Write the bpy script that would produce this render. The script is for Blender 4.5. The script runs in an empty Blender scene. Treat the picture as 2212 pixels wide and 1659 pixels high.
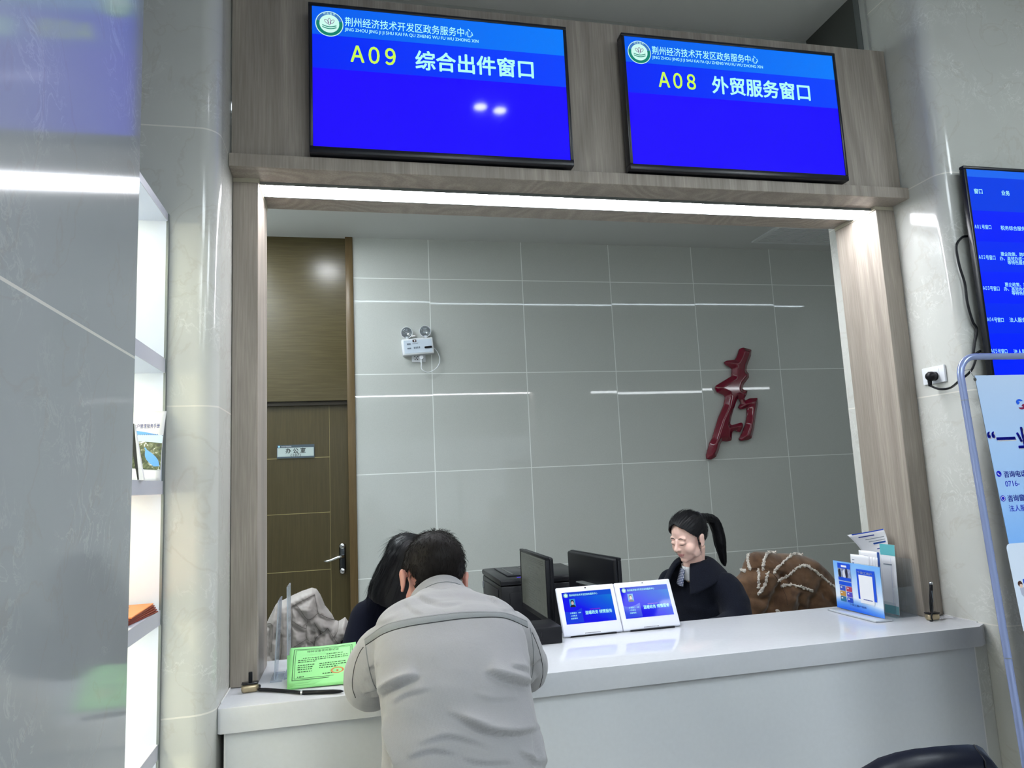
import bpy, bmesh, math, random
from mathutils import Vector, Matrix, noise
from mathutils.bvhtree import BVHTree
random.seed(7)
S = bpy.context.scene
COL = S.collection

# ------------------------------------------------------------ camera, world, exposure
CAM_H, FPX, CX, CY = 1.41, 1541.0, 1106.0, 829.5
CROT = Matrix(((0.975525, 0.015827, -0.21932), (-0.21498, -0.140966, -0.966391), (-0.046212, 0.989888, -0.134113)))
cam_d = bpy.data.cameras.new('camera')
cam = bpy.data.objects.new('camera', cam_d)
COL.objects.link(cam)
cam.matrix_world = Matrix.Translation((0, 0, CAM_H)) @ CROT.to_4x4()
cam_d.sensor_width = 36.0
cam_d.lens = FPX / 2212.0 * 36.0
cam_d.clip_start = 0.02
S.camera = cam
S.view_settings.view_transform = 'Standard'
S.view_settings.look = 'None'
S.view_settings.exposure = 0.0
S.view_settings.gamma = 1.0
S.view_settings.use_curve_mapping = False
w = bpy.data.worlds.new('world')
S.world = w
w.use_nodes = True
w.node_tree.nodes['Background'].inputs[0].default_value = (0.75, 0.85, 1.0, 1)
w.node_tree.nodes['Background'].inputs[1].default_value = 0.35
# light levels (used by the lamp builders below)
LED_STRENGTH, PANEL_STRENGTH, OFFICE_STRENGTH, SHELF_STRENGTH, WINDOW_STRENGTH = 35.0, 17.0, 14.0, 46.0, 1.0

D = 5.26            # back wall of the office
ZC = 0.838          # counter top height
XL, XR = -0.368, 2.145


def ray(x, y):
    return CROT @ Vector(((x - CX) / FPX, -(y - CY) / FPX, -1.0))


def aY(x, y, Y):
    d = ray(x, y); return Vector((0, 0, CAM_H)) + d * (Y / d.y)


def aX(x, y, X):
    d = ray(x, y); return Vector((0, 0, CAM_H)) + d * (X / d.x)


def aZ(x, y, Z):
    d = ray(x, y); return Vector((0, 0, CAM_H)) + d * ((Z - CAM_H) / d.z)


# ------------------------------------------------------------ materials
def srgb(r, g, b):
    f = lambda c: (c / 255 / 12.92) if c / 255 <= 0.04045 else ((c / 255 + 0.055) / 1.055) ** 2.4
    return (f(r), f(g), f(b), 1.0)


MATS = {}


def mat(name, col=(0.5, 0.5, 0.5), rough=0.5, metal=0.0, spec=0.5, emit=None, estr=0.0, coat=0.0, trans=0.0, ior=1.45, sheen=0.0,
        noise_amt=0.0, noise_scale=20.0, bump=0.0, bump_scale=60.0, alpha=1.0):
    """plain principled material with optional procedural mottling and bump; col is linear or srgb() tuple"""
    if name in MATS:
        return MATS[name]
    m = bpy.data.materials.new(name)
    m.use_nodes = True
    nt = m.node_tree
    b = nt.nodes['Principled BSDF']
    c = tuple(col)[:3] + (1.0,)
    b.inputs['Base Color'].default_value = c
    b.inputs['Roughness'].default_value = rough
    b.inputs['Metallic'].default_value = metal
    b.inputs['Specular IOR Level'].default_value = spec
    b.inputs['IOR'].default_value = ior
    b.inputs['Coat Weight'].default_value = coat
    b.inputs['Coat Roughness'].default_value = 0.05
    b.inputs['Transmission Weight'].default_value = trans
    b.inputs['Sheen Weight'].default_value = sheen
    b.inputs['Alpha'].default_value = alpha
    if emit is not None:
        b.inputs['Emission Color'].default_value = tuple(emit)[:3] + (1.0,)
        b.inputs['Emission Strength'].default_value = estr
    L = nt.links
    if noise_amt or bump:
        tc = nt.nodes.new('ShaderNodeTexCoord')
    if noise_amt:
        n = nt.nodes.new('ShaderNodeTexNoise'); n.inputs['Scale'].default_value = noise_scale; n.inputs['Detail'].default_value = 6
        L.new(tc.outputs['Object'], n.inputs['Vector'])
        r = nt.nodes.new('ShaderNodeMapRange')
        r.inputs[1].default_value = 0.3; r.inputs[2].default_value = 0.7
        r.inputs[3].default_value = 1 - noise_amt; r.inputs[4].default_value = 1 + noise_amt
        L.new(n.outputs['Fac'], r.inputs[0])
        mx = nt.nodes.new('ShaderNodeVectorMath'); mx.operation = 'SCALE'
        mx.inputs[0].default_value = c[:3]
        L.new(r.outputs[0], mx.inputs['Scale'])
        L.new(mx.outputs[0], b.inputs['Base Color'])
    if bump:
        n2 = nt.nodes.new('ShaderNodeTexNoise'); n2.inputs['Scale'].default_value = bump_scale; n2.inputs['Detail'].default_value = 4
        L.new(tc.outputs['Object'], n2.inputs['Vector'])
        bp = nt.nodes.new('ShaderNodeBump'); bp.inputs['Strength'].default_value = bump; bp.inputs['Distance'].default_value = 0.004
        L.new(n2.outputs['Fac'], bp.inputs['Height'])
        L.new(bp.outputs[0], b.inputs['Normal'])
    MATS[name] = m
    return m


def emat(name, col, s=1.0, gloss=0.08, spec=0.3):
    """a lit screen element: emission with a glossy face"""
    return mat(name, (0.005, 0.005, 0.01), gloss, spec=spec, emit=col, estr=s)


class NB:
    """small node builder"""
    def __init__(self, name):
        self.m = bpy.data.materials.new(name); self.m.use_nodes = True
        self.nt = self.m.node_tree; self.b = self.nt.nodes['Principled BSDF']
        self.tc = self.nt.nodes.new('ShaderNodeTexCoord')
        MATS[name] = self.m

    def n(self, t, **kw):
        nd = self.nt.nodes.new(t)
        for k, v in kw.items():
            setattr(nd, k, v)
        return nd

    def val(self, sock, v):
        if hasattr(v, 'is_output') or isinstance(v, bpy.types.NodeSocket):
            self.nt.links.new(v, sock)
        else:
            sock.default_value = (tuple(v) + (1.0,))[:4] if sock.type == 'RGBA' else v

    def math(self, op, a, b=0.0, c=0.0):
        nd = self.n('ShaderNodeMath', operation=op)
        self.val(nd.inputs[0], a); self.val(nd.inputs[1], b); self.val(nd.inputs[2], c)
        return nd.outputs[0]

    def xyz(self, sock=None):
        s = self.n('ShaderNodeSeparateXYZ'); self.val(s.inputs[0], sock or self.tc.outputs['Object'])
        return s.outputs

    def mapping(self, scale=(1, 1, 1), rot=(0, 0, 0), loc=(0, 0, 0), src=None):
        mp = self.n('ShaderNodeMapping'); self.val(mp.inputs['Vector'], src or self.tc.outputs['Object'])
        mp.inputs['Scale'].default_value = scale; mp.inputs['Rotation'].default_value = rot; mp.inputs['Location'].default_value = loc
        return mp.outputs[0]

    def noise(self, scale, detail=4, dist=0.0, vec=None, rough=0.5):
        nd = self.n('ShaderNodeTexNoise')
        self.val(nd.inputs['Vector'], vec or self.tc.outputs['Object'])
        nd.inputs['Scale'].default_value = scale; nd.inputs['Detail'].default_value = detail
        nd.inputs['Distortion'].default_value = dist; nd.inputs['Roughness'].default_value = rough
        return nd.outputs['Fac']

    def ramp(self, fac, stops, interp='LINEAR'):
        r = self.n('ShaderNodeValToRGB'); self.val(r.inputs[0], fac); cr = r.color_ramp; cr.interpolation = interp
        while len(cr.elements) < len(stops):
            cr.elements.new(0.5)
        for e, (p, c) in zip(cr.elements, stops):
            e.position = p; e.color = tuple(c)[:3] + (1,)
        return r.outputs[0]

    def mix(self, fac, a, b, blend='MIX'):
        nd = self.n('ShaderNodeMix', data_type='RGBA', blend_type=blend)
        self.val(nd.inputs[0], fac); self.val(nd.inputs[6], a); self.val(nd.inputs[7], b)
        return nd.outputs[2]

    def bump(self, h, strength=0.2, dist=0.002):
        nd = self.n('ShaderNodeBump'); self.val(nd.inputs['Height'], h)
        nd.inputs['Strength'].default_value = strength; nd.inputs['Distance'].default_value = dist
        self.val(self.b.inputs['Normal'], nd.outputs[0])

    def out(self, col=None, rough=None, spec=None):
        if col is not None: self.val(self.b.inputs['Base Color'], col)
        if rough is not None: self.val(self.b.inputs['Roughness'], rough)
        if spec is not None: self.b.inputs['Specular IOR Level'].default_value = spec
        return self.m


def make_marble(name, base, dark, rough, grout=True, vein=0.42):
    k = NB(name)
    big = k.noise(1.6, 5, 0.6)
    c0 = k.ramp(big, [(0.3, dark), (0.7, base)])
    warp = k.noise(2.2, 3, 0.0)
    # feathery pale flecks: narrow ridge of a distorted noise, broken up by a second noise
    v1 = k.noise(14.0, 9, 2.0, rough=0.62)
    ridge = k.math('SUBTRACT', 1.0, k.math('MULTIPLY', k.math('ABSOLUTE', k.math('SUBTRACT', v1, 0.5)), 34.0))
    brk = k.math('MULTIPLY', k.math('SUBTRACT', k.noise(5.0, 3, 0.5), 0.5), 7.0)
    fl = k.math('MAXIMUM', k.math('MULTIPLY', k.math('MAXIMUM', ridge, 0.0), k.math('MINIMUM', k.math('MAXIMUM', brk, 0.0), 1.0)), 0.0)
    c1 = k.mix(k.math('MULTIPLY', fl, vein), c0, (0.92, 0.92, 0.88, 1))
    v2 = k.noise(3.2, 8, 1.7)
    r2 = k.math('MAXIMUM', k.math('SUBTRACT', 1.0, k.math('MULTIPLY', k.math('ABSOLUTE', k.math('SUBTRACT', v2, 0.47)), 60.0)), 0.0)
    c2 = k.mix(k.math('MULTIPLY', r2, 0.16), c1, (0.36, 0.30, 0.22, 1))
    col = c2
    if grout:
        z = k.xyz()[2]
        fr = k.math('FRACT', k.math('DIVIDE', k.math('ADD', z, -0.025 + 0.0), 0.815))
        dd = k.math('MULTIPLY', k.math('MINIMUM', fr, k.math('SUBTRACT', 1.0, fr)), 0.815)
        line = k.math('LESS_THAN', dd, 0.0022)
        col = k.mix(line, col, (0.78, 0.76, 0.70, 1))
    return k.out(col, rough, 0.5)


BASE = (0.64, 0.645, 0.605, 1); DARK = (0.55, 0.555, 0.52, 1)
M_MARBLE = make_marble('cream_marble', BASE, DARK, 0.13)
M_SLAB = make_marble('grey_marble', (0.43, 0.45, 0.455, 1), (0.37, 0.39, 0.395, 1), 0.085, vein=0.18)


def make_wood(name, c_dark, c_light, rough, sx=5.0, contrast=1.0, axis='Z'):
    k = NB(name)
    sc = {'Z': (sx, sx, 0.55), 'X': (0.55, sx, sx)}[axis]
    mp = k.mapping(scale=sc)
    # contour lines of a stretched noise field: cathedral figure
    fld = k.noise(0.55, 1.6, 0.3, vec=mp)
    ring = k.math('SINE', k.math('MULTIPLY', fld, 95.0))
    ring = k.math('MULTIPLY_ADD', ring, 0.5, 0.5)
    fine = k.noise(6.0, 5, 0.2, vec=k.mapping(scale=(30, 30, 1.2) if axis == 'Z' else (1.2, 30, 30)))
    f = k.math('ADD', k.math('MULTIPLY', ring, 0.26 * contrast), k.math('MULTIPLY', fine, 0.8))
    col = k.ramp(f, [(0.2, c_light), (0.5, tuple((a + b) / 2 for a, b in zip(c_dark, c_light))), (0.95, c_dark)])
    k.bump(f, 0.05, 0.001)
    return k.out(col, rough, 0.4)


M_WOOD = make_wood('ash_laminate', srgb(128, 119, 110), srgb(176, 166, 155), 0.42)
M_DOORW = make_wood('olive_oak_veneer', srgb(62, 54, 33), srgb(80, 71, 45), 0.33, sx=16, contrast=0.5)
M_DOORH = make_wood('olive_oak_veneer_horizontal', srgb(64, 56, 35), srgb(86, 77, 50), 0.25, sx=16, contrast=0.5, axis='X')
M_DOORF = make_wood('oak_door_frame', srgb(84, 66, 40), srgb(106, 88, 57), 0.35, sx=16, contrast=0.5)


def make_tile():
    k = NB('grey_porcelain_tile')
    xyz = k.xyz()
    gx0, gpx, gz0, gpz = 0.587, 0.727, 2.2275, 0.7265
    ux = k.math('DIVIDE', k.math('SUBTRACT', xyz[0], gx0), gpx)
    uz = k.math('DIVIDE', k.math('SUBTRACT', xyz[2], gz0), gpz)
    def edge(u, p):
        fr = k.math('FRACT', k.math('ADD', u, 20.0))
        return k.math('MULTIPLY', k.math('MINIMUM', fr, k.math('SUBTRACT', 1.0, fr)), p)
    d = k.math('MINIMUM', edge(ux, gpx), edge(uz, gpz))
    line = k.math('LESS_THAN', d, 0.0030)
    cell = k.n('ShaderNodeCombineXYZ')
    k.val(cell.inputs[0], k.math('FLOOR', ux)); k.val(cell.inputs[2], k.math('FLOOR', uz))
    wn = k.n('ShaderNodeTexWhiteNoise', noise_dimensions='3D'); k.val(wn.inputs['Vector'], cell.outputs[0])
    base = k.ramp(k.noise(260, 2), [(0.3, (0.51, 0.53, 0.505)), (0.7, (0.55, 0.57, 0.545))])
    base = k.mix(k.math('MULTIPLY', wn.outputs['Value'], 0.12), base, (0.28, 0.29, 0.28, 1))
    col = k.mix(line, base, (0.80, 0.82, 0.80, 1))
    rough = k.math('ADD', 0.03, k.math('MULTIPLY', line, 0.4))
    # each tile sits a hair out of plane, so reflections break at the joints
    v = k.n('ShaderNodeVectorMath', operation='SUBTRACT'); k.val(v.inputs[0], wn.outputs['Color']); v.inputs[1].default_value = (0.5, 0.5, 0.5)
    s = k.n('ShaderNodeVectorMath', operation='SCALE'); k.val(s.inputs[0], v.outputs[0]); s.inputs['Scale'].default_value = 0.006
    g = k.n('ShaderNodeNewGeometry')
    a = k.n('ShaderNodeVectorMath', operation='ADD'); k.val(a.inputs[0], g.outputs['Normal']); k.val(a.inputs[1], s.outputs[0])
    nn = k.n('ShaderNodeVectorMath', operation='NORMALIZE'); k.val(nn.inputs[0], a.outputs[0])
    k.val(k.b.inputs['Normal'], nn.outputs[0])
    return k.out(col, rough, 0.5)


M_TILE = make_tile()
M_CEIL = mat('ceiling_paint', srgb(200, 202, 201), 0.9)
M_FLOOR = mat('floor_stone', srgb(170, 168, 160), 0.25, noise_amt=0.05)
M_PAINT = mat('wall_paint', srgb(180, 182, 178), 0.85)
M_DARKPAINT = mat('dark_grey_paint', srgb(78, 80, 76), 0.7)
M_STONE = mat('white_counter_stone', srgb(198, 200, 205), 0.06, spec=0.5, noise_amt=0.015, noise_scale=90)
M_FRONT = mat('counter_front_stone', srgb(206, 209, 213), 0.10, spec=0.45, noise_amt=0.015, noise_scale=70)
M_BLACK = mat('black_plastic', (0.006, 0.0065, 0.009), 0.38, spec=0.28)
M_BLACKG = mat('gloss_black_plastic', (0.006, 0.006, 0.009), 0.15)
M_BEZEL = mat('tv_bezel_black', (0.008, 0.009, 0.014), 0.3)
M_WHITEP = mat('white_plastic', srgb(226, 229, 234), 0.35)
M_STEEL = mat('brushed_steel', (0.62, 0.63, 0.65), 0.22, metal=1.0)
M_ALU = mat('grey_aluminium', (0.22, 0.24, 0.24), 0.38, metal=0.6)
M_GOLD = mat('champagne_metal', srgb(188, 172, 142), 0.32, metal=0.7)
M_LACQ = mat('crimson_lacquer', srgb(112, 0, 34), 0.09, coat=1.0)


def clear_mat(name, tint, white, rough=0.03):
    """thin clear sheet: mostly see-through, with a glossy face and a little body"""
    m = bpy.data.materials.new(name); m.use_nodes = True; nt = m.node_tree; nt.nodes.clear()
    o = nt.nodes.new('ShaderNodeOutputMaterial'); tr = nt.nodes.new('ShaderNodeBsdfTransparent'); gl = nt.nodes.new('ShaderNodeBsdfGlossy'); df = nt.nodes.new('ShaderNodeBsdfDiffuse')
    tr.inputs[0].default_value = tint; gl.inputs['Roughness'].default_value = rough; df.inputs[0].default_value = (0.8, 0.85, 0.92, 1)
    fc = nt.nodes.new('ShaderNodeLayerWeight'); fc.inputs[0].default_value = 0.5
    pw = nt.nodes.new('ShaderNodeMath'); pw.operation = 'POWER'; pw.inputs[1].default_value = 4.0
    lw = nt.nodes.new('ShaderNodeMath'); lw.operation = 'MULTIPLY_ADD'; lw.inputs[1].default_value = 0.6; lw.inputs[2].default_value = 0.03
    nt.links.new(fc.outputs['Facing'], pw.inputs[0]); nt.links.new(pw.outputs[0], lw.inputs[0])
    a = nt.nodes.new('ShaderNodeMixShader'); a.inputs[0].default_value = white; b = nt.nodes.new('ShaderNodeMixShader')
    nt.links.new(tr.outputs[0], a.inputs[1]); nt.links.new(df.outputs[0], a.inputs[2])
    nt.links.new(lw.outputs[0], b.inputs[0]); nt.links.new(a.outputs[0], b.inputs[1]); nt.links.new(gl.outputs[0], b.inputs[2]); nt.links.new(b.outputs[0], o.inputs[0])
    MATS[name] = m
    return m


M_CLEAR = clear_mat('clear_acrylic', (0.93, 0.95, 0.96, 1), 0.04)
M_CLEAR2 = clear_mat('milky_acrylic', (0.86, 0.90, 0.95, 1), 0.32)
M_GROUT = mat('white_caulk', srgb(222, 222, 222), 0.6)

# ------------------------------------------------------------ builders
WM = {}


def wm(o):
    return WM.get(o.name, Matrix.Identity(4)) if o else Matrix.Identity(4)


def thing(name, label, cat, loc=(0, 0, 0), rotz=0.0, group=None, rot=None):
    o = bpy.data.objects.new(name, None)
    COL.objects.link(o)
    o.empty_display_size = 0.05
    M = Matrix.Translation(loc) @ (rot.to_4x4() if rot is not None else Matrix.Rotation(rotz, 4, 'Z'))
    o.matrix_world = M
    WM[o.name] = M
    tag(o, label, cat, group)
    return o


def tag(o, label=None, cat=None, group=None, kind=None):
    if label: o['label'] = label
    if cat: o['category'] = cat
    if group: o['group'] = group
    if kind: o['kind'] = kind
    return o


class MB:
    """collects shapes, then links them as ONE mesh object; coordinates are world unless local=True at build"""
    def __init__(self):
        self.bm = bmesh.new()

    def box(self, lo, hi, bevel=0.0, seg=2, M=None):
        t = bmesh.new()
        bmesh.ops.create_cube(t, size=1.0)
        lo = Vector(lo); hi = Vector(hi)
        for v in t.verts:
            v.co = Vector([lo[i] + (v.co[i] + 0.5) * (hi[i] - lo[i]) for i in range(3)])
        if bevel > 0:
            bmesh.ops.bevel(t, geom=t.edges[:], offset=bevel, segments=seg, profile=0.5, affect='EDGES')
        return self._add(t, M)

    def _add(self, t, M=None):
        if M is not None:
            bmesh.ops.transform(t, matrix=M, verts=t.verts)
        me = bpy.data.meshes.new('tmp'); t.to_mesh(me); t.free()
        self.bm.from_mesh(me); bpy.data.meshes.remove(me)
        return self

    def cyl(self, p0, p1, r0, r1=None, n=20, cap=True):
        p0 = Vector(p0); p1 = Vector(p1); r1 = r0 if r1 is None else r1
        d = p1 - p0
        t = bmesh.new()
        bmesh.ops.create_cone(t, cap_ends=cap, segments=n, radius1=r0, radius2=r1, depth=d.length)
        M = Matrix.Translation((p0 + p1) / 2) @ d.to_track_quat('Z', 'Y').to_matrix().to_4x4()
        return self._add(t, M)

    def sphere(self, c, r, n=20, M=None):
        t = bmesh.new()
        bmesh.ops.create_uvsphere(t, u_segments=n, v_segments=max(8, n * 2 // 3), radius=1.0)
        r = Vector((r, r, r)) if not hasattr(r, '__len__') else Vector(r)
        m = Matrix.Translation(c) @ (M.to_4x4() if M is not None else Matrix.Identity(4)) @ Matrix.Diagonal((r.x, r.y, r.z, 1))
        return self._add(t, m)

    def lathe(self, prof, n=32, M=None, cap=True):
        """prof: (radius, height) list revolved about local Z"""
        t = bmesh.new()
        rings = []
        for r, h in prof:
            rings.append([t.verts.new((r * math.cos(2 * math.pi * i / n), r * math.sin(2 * math.pi * i / n), h)) for i in range(n)])
        for a, b in zip(rings, rings[1:]):
            for i in range(n):
                t.faces.new((a[i], a[(i + 1) % n], b[(i + 1) % n], b[i]))
        if cap and prof[0][0] > 1e-6: t.faces.new(list(reversed(rings[0])))
        if cap and prof[-1][0] > 1e-6: t.faces.new(rings[-1])
        bmesh.ops.remove_doubles(t, verts=t.verts, dist=1e-6)
        return self._add(t, M)

    def tube(self, pts, r, n=10, closed=False, taper=None, flat=None):
        """round tube along points; r number or list; flat=(nx) squash not used"""
        pts = [Vector(p) for p in pts]
        t = bmesh.new()
        N = len(pts)
        rings = []
        up = Vector((0, 0, 1))
        prev = None
        for i, p in enumerate(pts):
            if closed:
                tg = pts[(i + 1) % N] - pts[i - 1]
            else:
                tg = pts[min(i + 1, N - 1)] - pts[max(i - 1, 0)]
            tg.normalize()
            if prev is None:
                ref = up if abs(tg.dot(up)) < 0.9 else Vector((1, 0, 0))
                a = tg.cross(ref).normalized()
            else:
                a = (prev - tg * prev.dot(tg))
                a = a.normalized() if a.length > 1e-6 else tg.orthogonal().normalized()
            prev = a
            b = tg.cross(a)
            rr = r[i] if hasattr(r, '__len__') else r
            rings.append([t.verts.new(p + (a * math.cos(2 * math.pi * j / n) + b * math.sin(2 * math.pi * j / n)) * rr) for j in range(n)])
        rng = range(N if closed else N - 1)
        for i in rng:
            A, B = rings[i], rings[(i + 1) % N]
            for j in range(n):
                t.faces.new((A[j], A[(j + 1) % n], B[(j + 1) % n], B[j]))
        if not closed:
            t.faces.new(list(reversed(rings[0]))); t.faces.new(rings[-1])
        bmesh.ops.recalc_face_normals(t, faces=t.faces)
        return self._add(t)

    def poly(self, pts, depth=None):
        """flat polygon; depth: Vector extrusion"""
        t = bmesh.new()
        vs = [t.verts.new(Vector(p)) for p in pts]
        f = t.faces.new(vs)
        if depth is not None:
            r = bmesh.ops.extrude_face_region(t, geom=[f])
            bmesh.ops.translate(t, vec=Vector(depth), verts=[v for v in r['geom'] if isinstance(v, bmesh.types.BMVert)])
            bmesh.ops.recalc_face_normals(t, faces=t.faces)
        return self._add(t)

    def grid(self, fn, nu, nv, thick=0.0):
        """surface fn(u,v)->Vector over 0..1, optional thickness through a solidify later"""
        t = bmesh.new()
        V = [[t.verts.new(fn(i / nu, j / nv)) for j in range(nv + 1)] for i in range(nu + 1)]
        for i in range(nu):
            for j in range(nv):
                t.faces.new((V[i][j], V[i + 1][j], V[i + 1][j + 1], V[i][j + 1]))
        return self._add(t)

    def build(self, name, m, parent=None, local=False, smooth=False, solid=0.0, subsurf=0, label=None):
        me = bpy.data.meshes.new(name)
        W = wm(parent)
        if not local:
            bmesh.ops.transform(self.bm, matrix=W.inverted(), verts=self.bm.verts)
        self.bm.to_mesh(me); self.bm.free()
        o = bpy.data.objects.new(name, me)
        COL.objects.link(o)
        if parent is not None:
            o.parent = parent
        WM[o.name] = W.copy()
        for mm in (m if isinstance(m, (list, tuple)) else [m]):
            me.materials.append(mm)
        if smooth:
            me.shade_smooth()
            if smooth == 'auto':
                me.set_sharp_from_angle(angle=math.radians(40))
        if solid:
            md = o.modifiers.new('solid', 'SOLIDIFY'); md.thickness = solid; md.offset = 0.0
        if subsurf:
            md = o.modifiers.new('sub', 'SUBSURF'); md.levels = subsurf; md.render_levels = subsurf
        if label: o['label'] = label
        return o


def struct(name, mb, m, smooth=False, parent=None):
    o = mb.build(name, m, parent, smooth=smooth)
    if parent is None:
        o['kind'] = 'structure'
    return o


def boxo(name, lo, hi, m, parent=None, bevel=0.0, local=False, label=None):
    return MB().box(lo, hi, bevel).build(name, m, parent, local=local, smooth='auto' if bevel else False, label=label)


_fc = bpy.data.curves.new('font_helper', 'FONT')
_fo = bpy.data.objects.new('font_helper', _fc)


def text_mesh(body, bold=0.0,  extrude=0.0, spacing=1.0, align='LEFT'):
    COL.objects.link(_fo)
    _fc.body = body; _fc.size = 1.0; _fc.offset = 0.0; _fc.extrude = extrude
    _fc.space_character = spacing; _fc.align_x = align; _fc.resolution_u = 3
    dg = bpy.context.evaluated_depsgraph_get(); dg.update()
    me = bpy.data.meshes.new_from_object(_fo.evaluated_get(dg))
    COL.objects.unlink(_fo)
    me.materials.clear()
    if bold > 0:                      # heavier stroke: shifted copies of the same outline
        b = bmesh.new(); b.from_mesh(me); n0 = 0
        base = me.copy()
        for i in range(8):
            a = i * math.pi / 4
            c = base.copy(); c.transform(Matrix.Translation((bold * math.cos(a), bold * math.sin(a), 0)))
            b.from_mesh(c); bpy.data.meshes.remove(c)
        b.to_mesh(me); b.free(); bpy.data.meshes.remove(base)
    return me


def text(name, body, F, pos, size, m, parent, bold=0.0, align='LEFT', width=None, spacing=1.0, lift=0.0008, shear=0.0):
    """writing laid on a face. F = 4x4 frame (X right, Y up, Z out of the face) in world space; pos = (x, y) of the baseline"""
    me = text_mesh(body, bold, spacing=spacing, align=align)
    xs = [v.co.x for v in me.vertices] or [0]
    sx = size
    if width:
        sx = width / (max(xs) - min(xs))
        if align == 'LEFT':
            pos = (pos[0] - min(xs) * sx, pos[1])
    Mx = F @ Matrix.Translation((pos[0], pos[1], lift)) @ Matrix.Diagonal((sx, size, 1, 1))
    if shear:
        Mx = Mx @ Matrix(((1, shear, 0, 0), (0, 1, 0, 0), (0, 0, 1, 0), (0, 0, 0, 1)))
    me.transform(wm(parent).inverted() @ Mx)
    me.name = name
    me.materials.append(m)
    o = bpy.data.objects.new(name, me)
    COL.objects.link(o)
    o.parent = parent
    WM[o.name] = wm(parent).copy()
    return o


def frame(o, xdir, ydir):
    """4x4 frame at o"""
    x = Vector(xdir).normalized(); y = Vector(ydir); y = (y - x * x.dot(y)).normalized(); z = x.cross(y)
    M = Matrix.Identity(4)
    for i in range(3):
        M[i][0], M[i][1], M[i][2], M[i][3] = x[i], y[i], z[i], o[i]
    return M


def quad(F, x0, y0, x1, y1, lift=0.0006, mb=None):
    mb = mb or MB()
    mb.poly([F @ Vector((x0, y0, lift)), F @ Vector((x1, y0, lift)), F @ Vector((x1, y1, lift)), F @ Vector((x0, y1, lift))])
    return mb


def disc(F, x, y, r0, r1, lift=0.0006, n=40, a0=0.0, a1=2 * math.pi, mb=None, sy=1.0):
    """annulus sector on a face"""
    mb = mb or MB()
    full = abs(a1 - a0 - 2 * math.pi) < 1e-6
    t = bmesh.new()
    for i in range(n):
        t0 = a0 + (a1 - a0) * i / n; t1 = a0 + (a1 - a0) * (i + 1) / n
        P = lambda r, a: t.verts.new(F @ Vector((x + r * math.cos(a), y + sy * r * math.sin(a), lift)))
        if r0 <= 1e-9:
            t.faces.new((P(0, 0), P(r1, t0), P(r1, t1)))
        else:
            t.faces.new((P(r0, t0), P(r1, t0), P(r1, t1), P(r0, t1)))
    bmesh.ops.remove_doubles(t, verts=t.verts, dist=1e-6)
    mb._add(t)
    return mb

# ------------------------------------------------------------ room shell
HX0, HX1, HY0, HZ = -0.9, 13.5, -9.0, 3.42
CZ = aY(923.3, 517.9, D).z          # office ceiling
OXL, OXR = -1.3, 5.2
struct('floor', MB().box((HX0 - 0.6, HY0, -0.1), (HX1, D, 0.0)), M_FLOOR)
struct('ceiling_hall', MB().box((HX0 - 0.2, HY0, HZ), (HX1, 2.86, HZ + 0.1)), M_CEIL)
struct('ceiling_office', MB().box((OXL, 2.755, CZ), (OXR, D + 0.1, CZ + 0.08)), M_CEIL)
struct('wall_left', MB().box((HX0 - 0.2, HY0, 0), (HX0, 2.10, HZ)), M_PAINT)
struct('wall_right', MB().box((HX1, HY0, 0), (HX1 + 0.2, 2.86, HZ)), M_PAINT)
struct('wall_upper', MB().box((OXL, 2.755, CZ + 0.08), (XR, 2.86, HZ)), M_PAINT)
# rear wall of the hall with a wide shop window behind the camera
wn = MB()
wn.box((HX0, HY0 - 0.2, 0), (0.0, HY0, HZ)); wn.box((7.0, HY0 - 0.2, 0), (HX1, HY0, HZ))
wn.box((0.0, HY0 - 0.2, 0), (7.0, HY0, 0.3)); wn.box((0.0, HY0 - 0.2, 2.7), (7.0, HY0, HZ))
struct('wall_rear', wn, M_PAINT)
M_WIN = mat('daylight_glazing', (0.02, 0.02, 0.02), 0.1, emit=(0.80, 0.92, 1.0), estr=WINDOW_STRENGTH)
win = MB()
for i in range(5):
    win.box((0.06 + i * 1.39, HY0 - 0.12, 0.36), (1.36 + i * 1.39, HY0 - 0.10, 2.64))
wo = struct('window_1', win, M_WIN)
wf = MB()
for i in range(6):
    wf.box((i * 1.39 - 0.02 + 0.02, HY0 - 0.16, 0.3), (i * 1.39 + 0.06, HY0 - 0.04, 2.7))
wf.box((0, HY0 - 0.16, 0.3), (7.0, HY0 - 0.04, 0.36)); wf.box((0, HY0 - 0.16, 2.64), (7.0, HY0 - 0.04, 2.7))
wf.build('window_frame', M_ALU, wo)

# office
XD = aY(766, 800, D).x              # edge of the door casing on the tile wall
struct('wall_back', MB().box((XD - 0.02, D, 0), (OXR, D + 0.12, CZ)), M_TILE)
struct('wall_office_left', MB().box((OXL - 0.1, 2.75, 0), (OXL, D + 0.2, CZ)), M_PAINT)
struct('wall_office_right', MB().box((OXR, 2.75, 0), (OXR + 0.1, D + 0.12, CZ)), M_PAINT)
struct('wall_back_side', MB().box((OXL, D, 0), (-0.72, D + 0.12, CZ)), M_PAINT)


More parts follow.
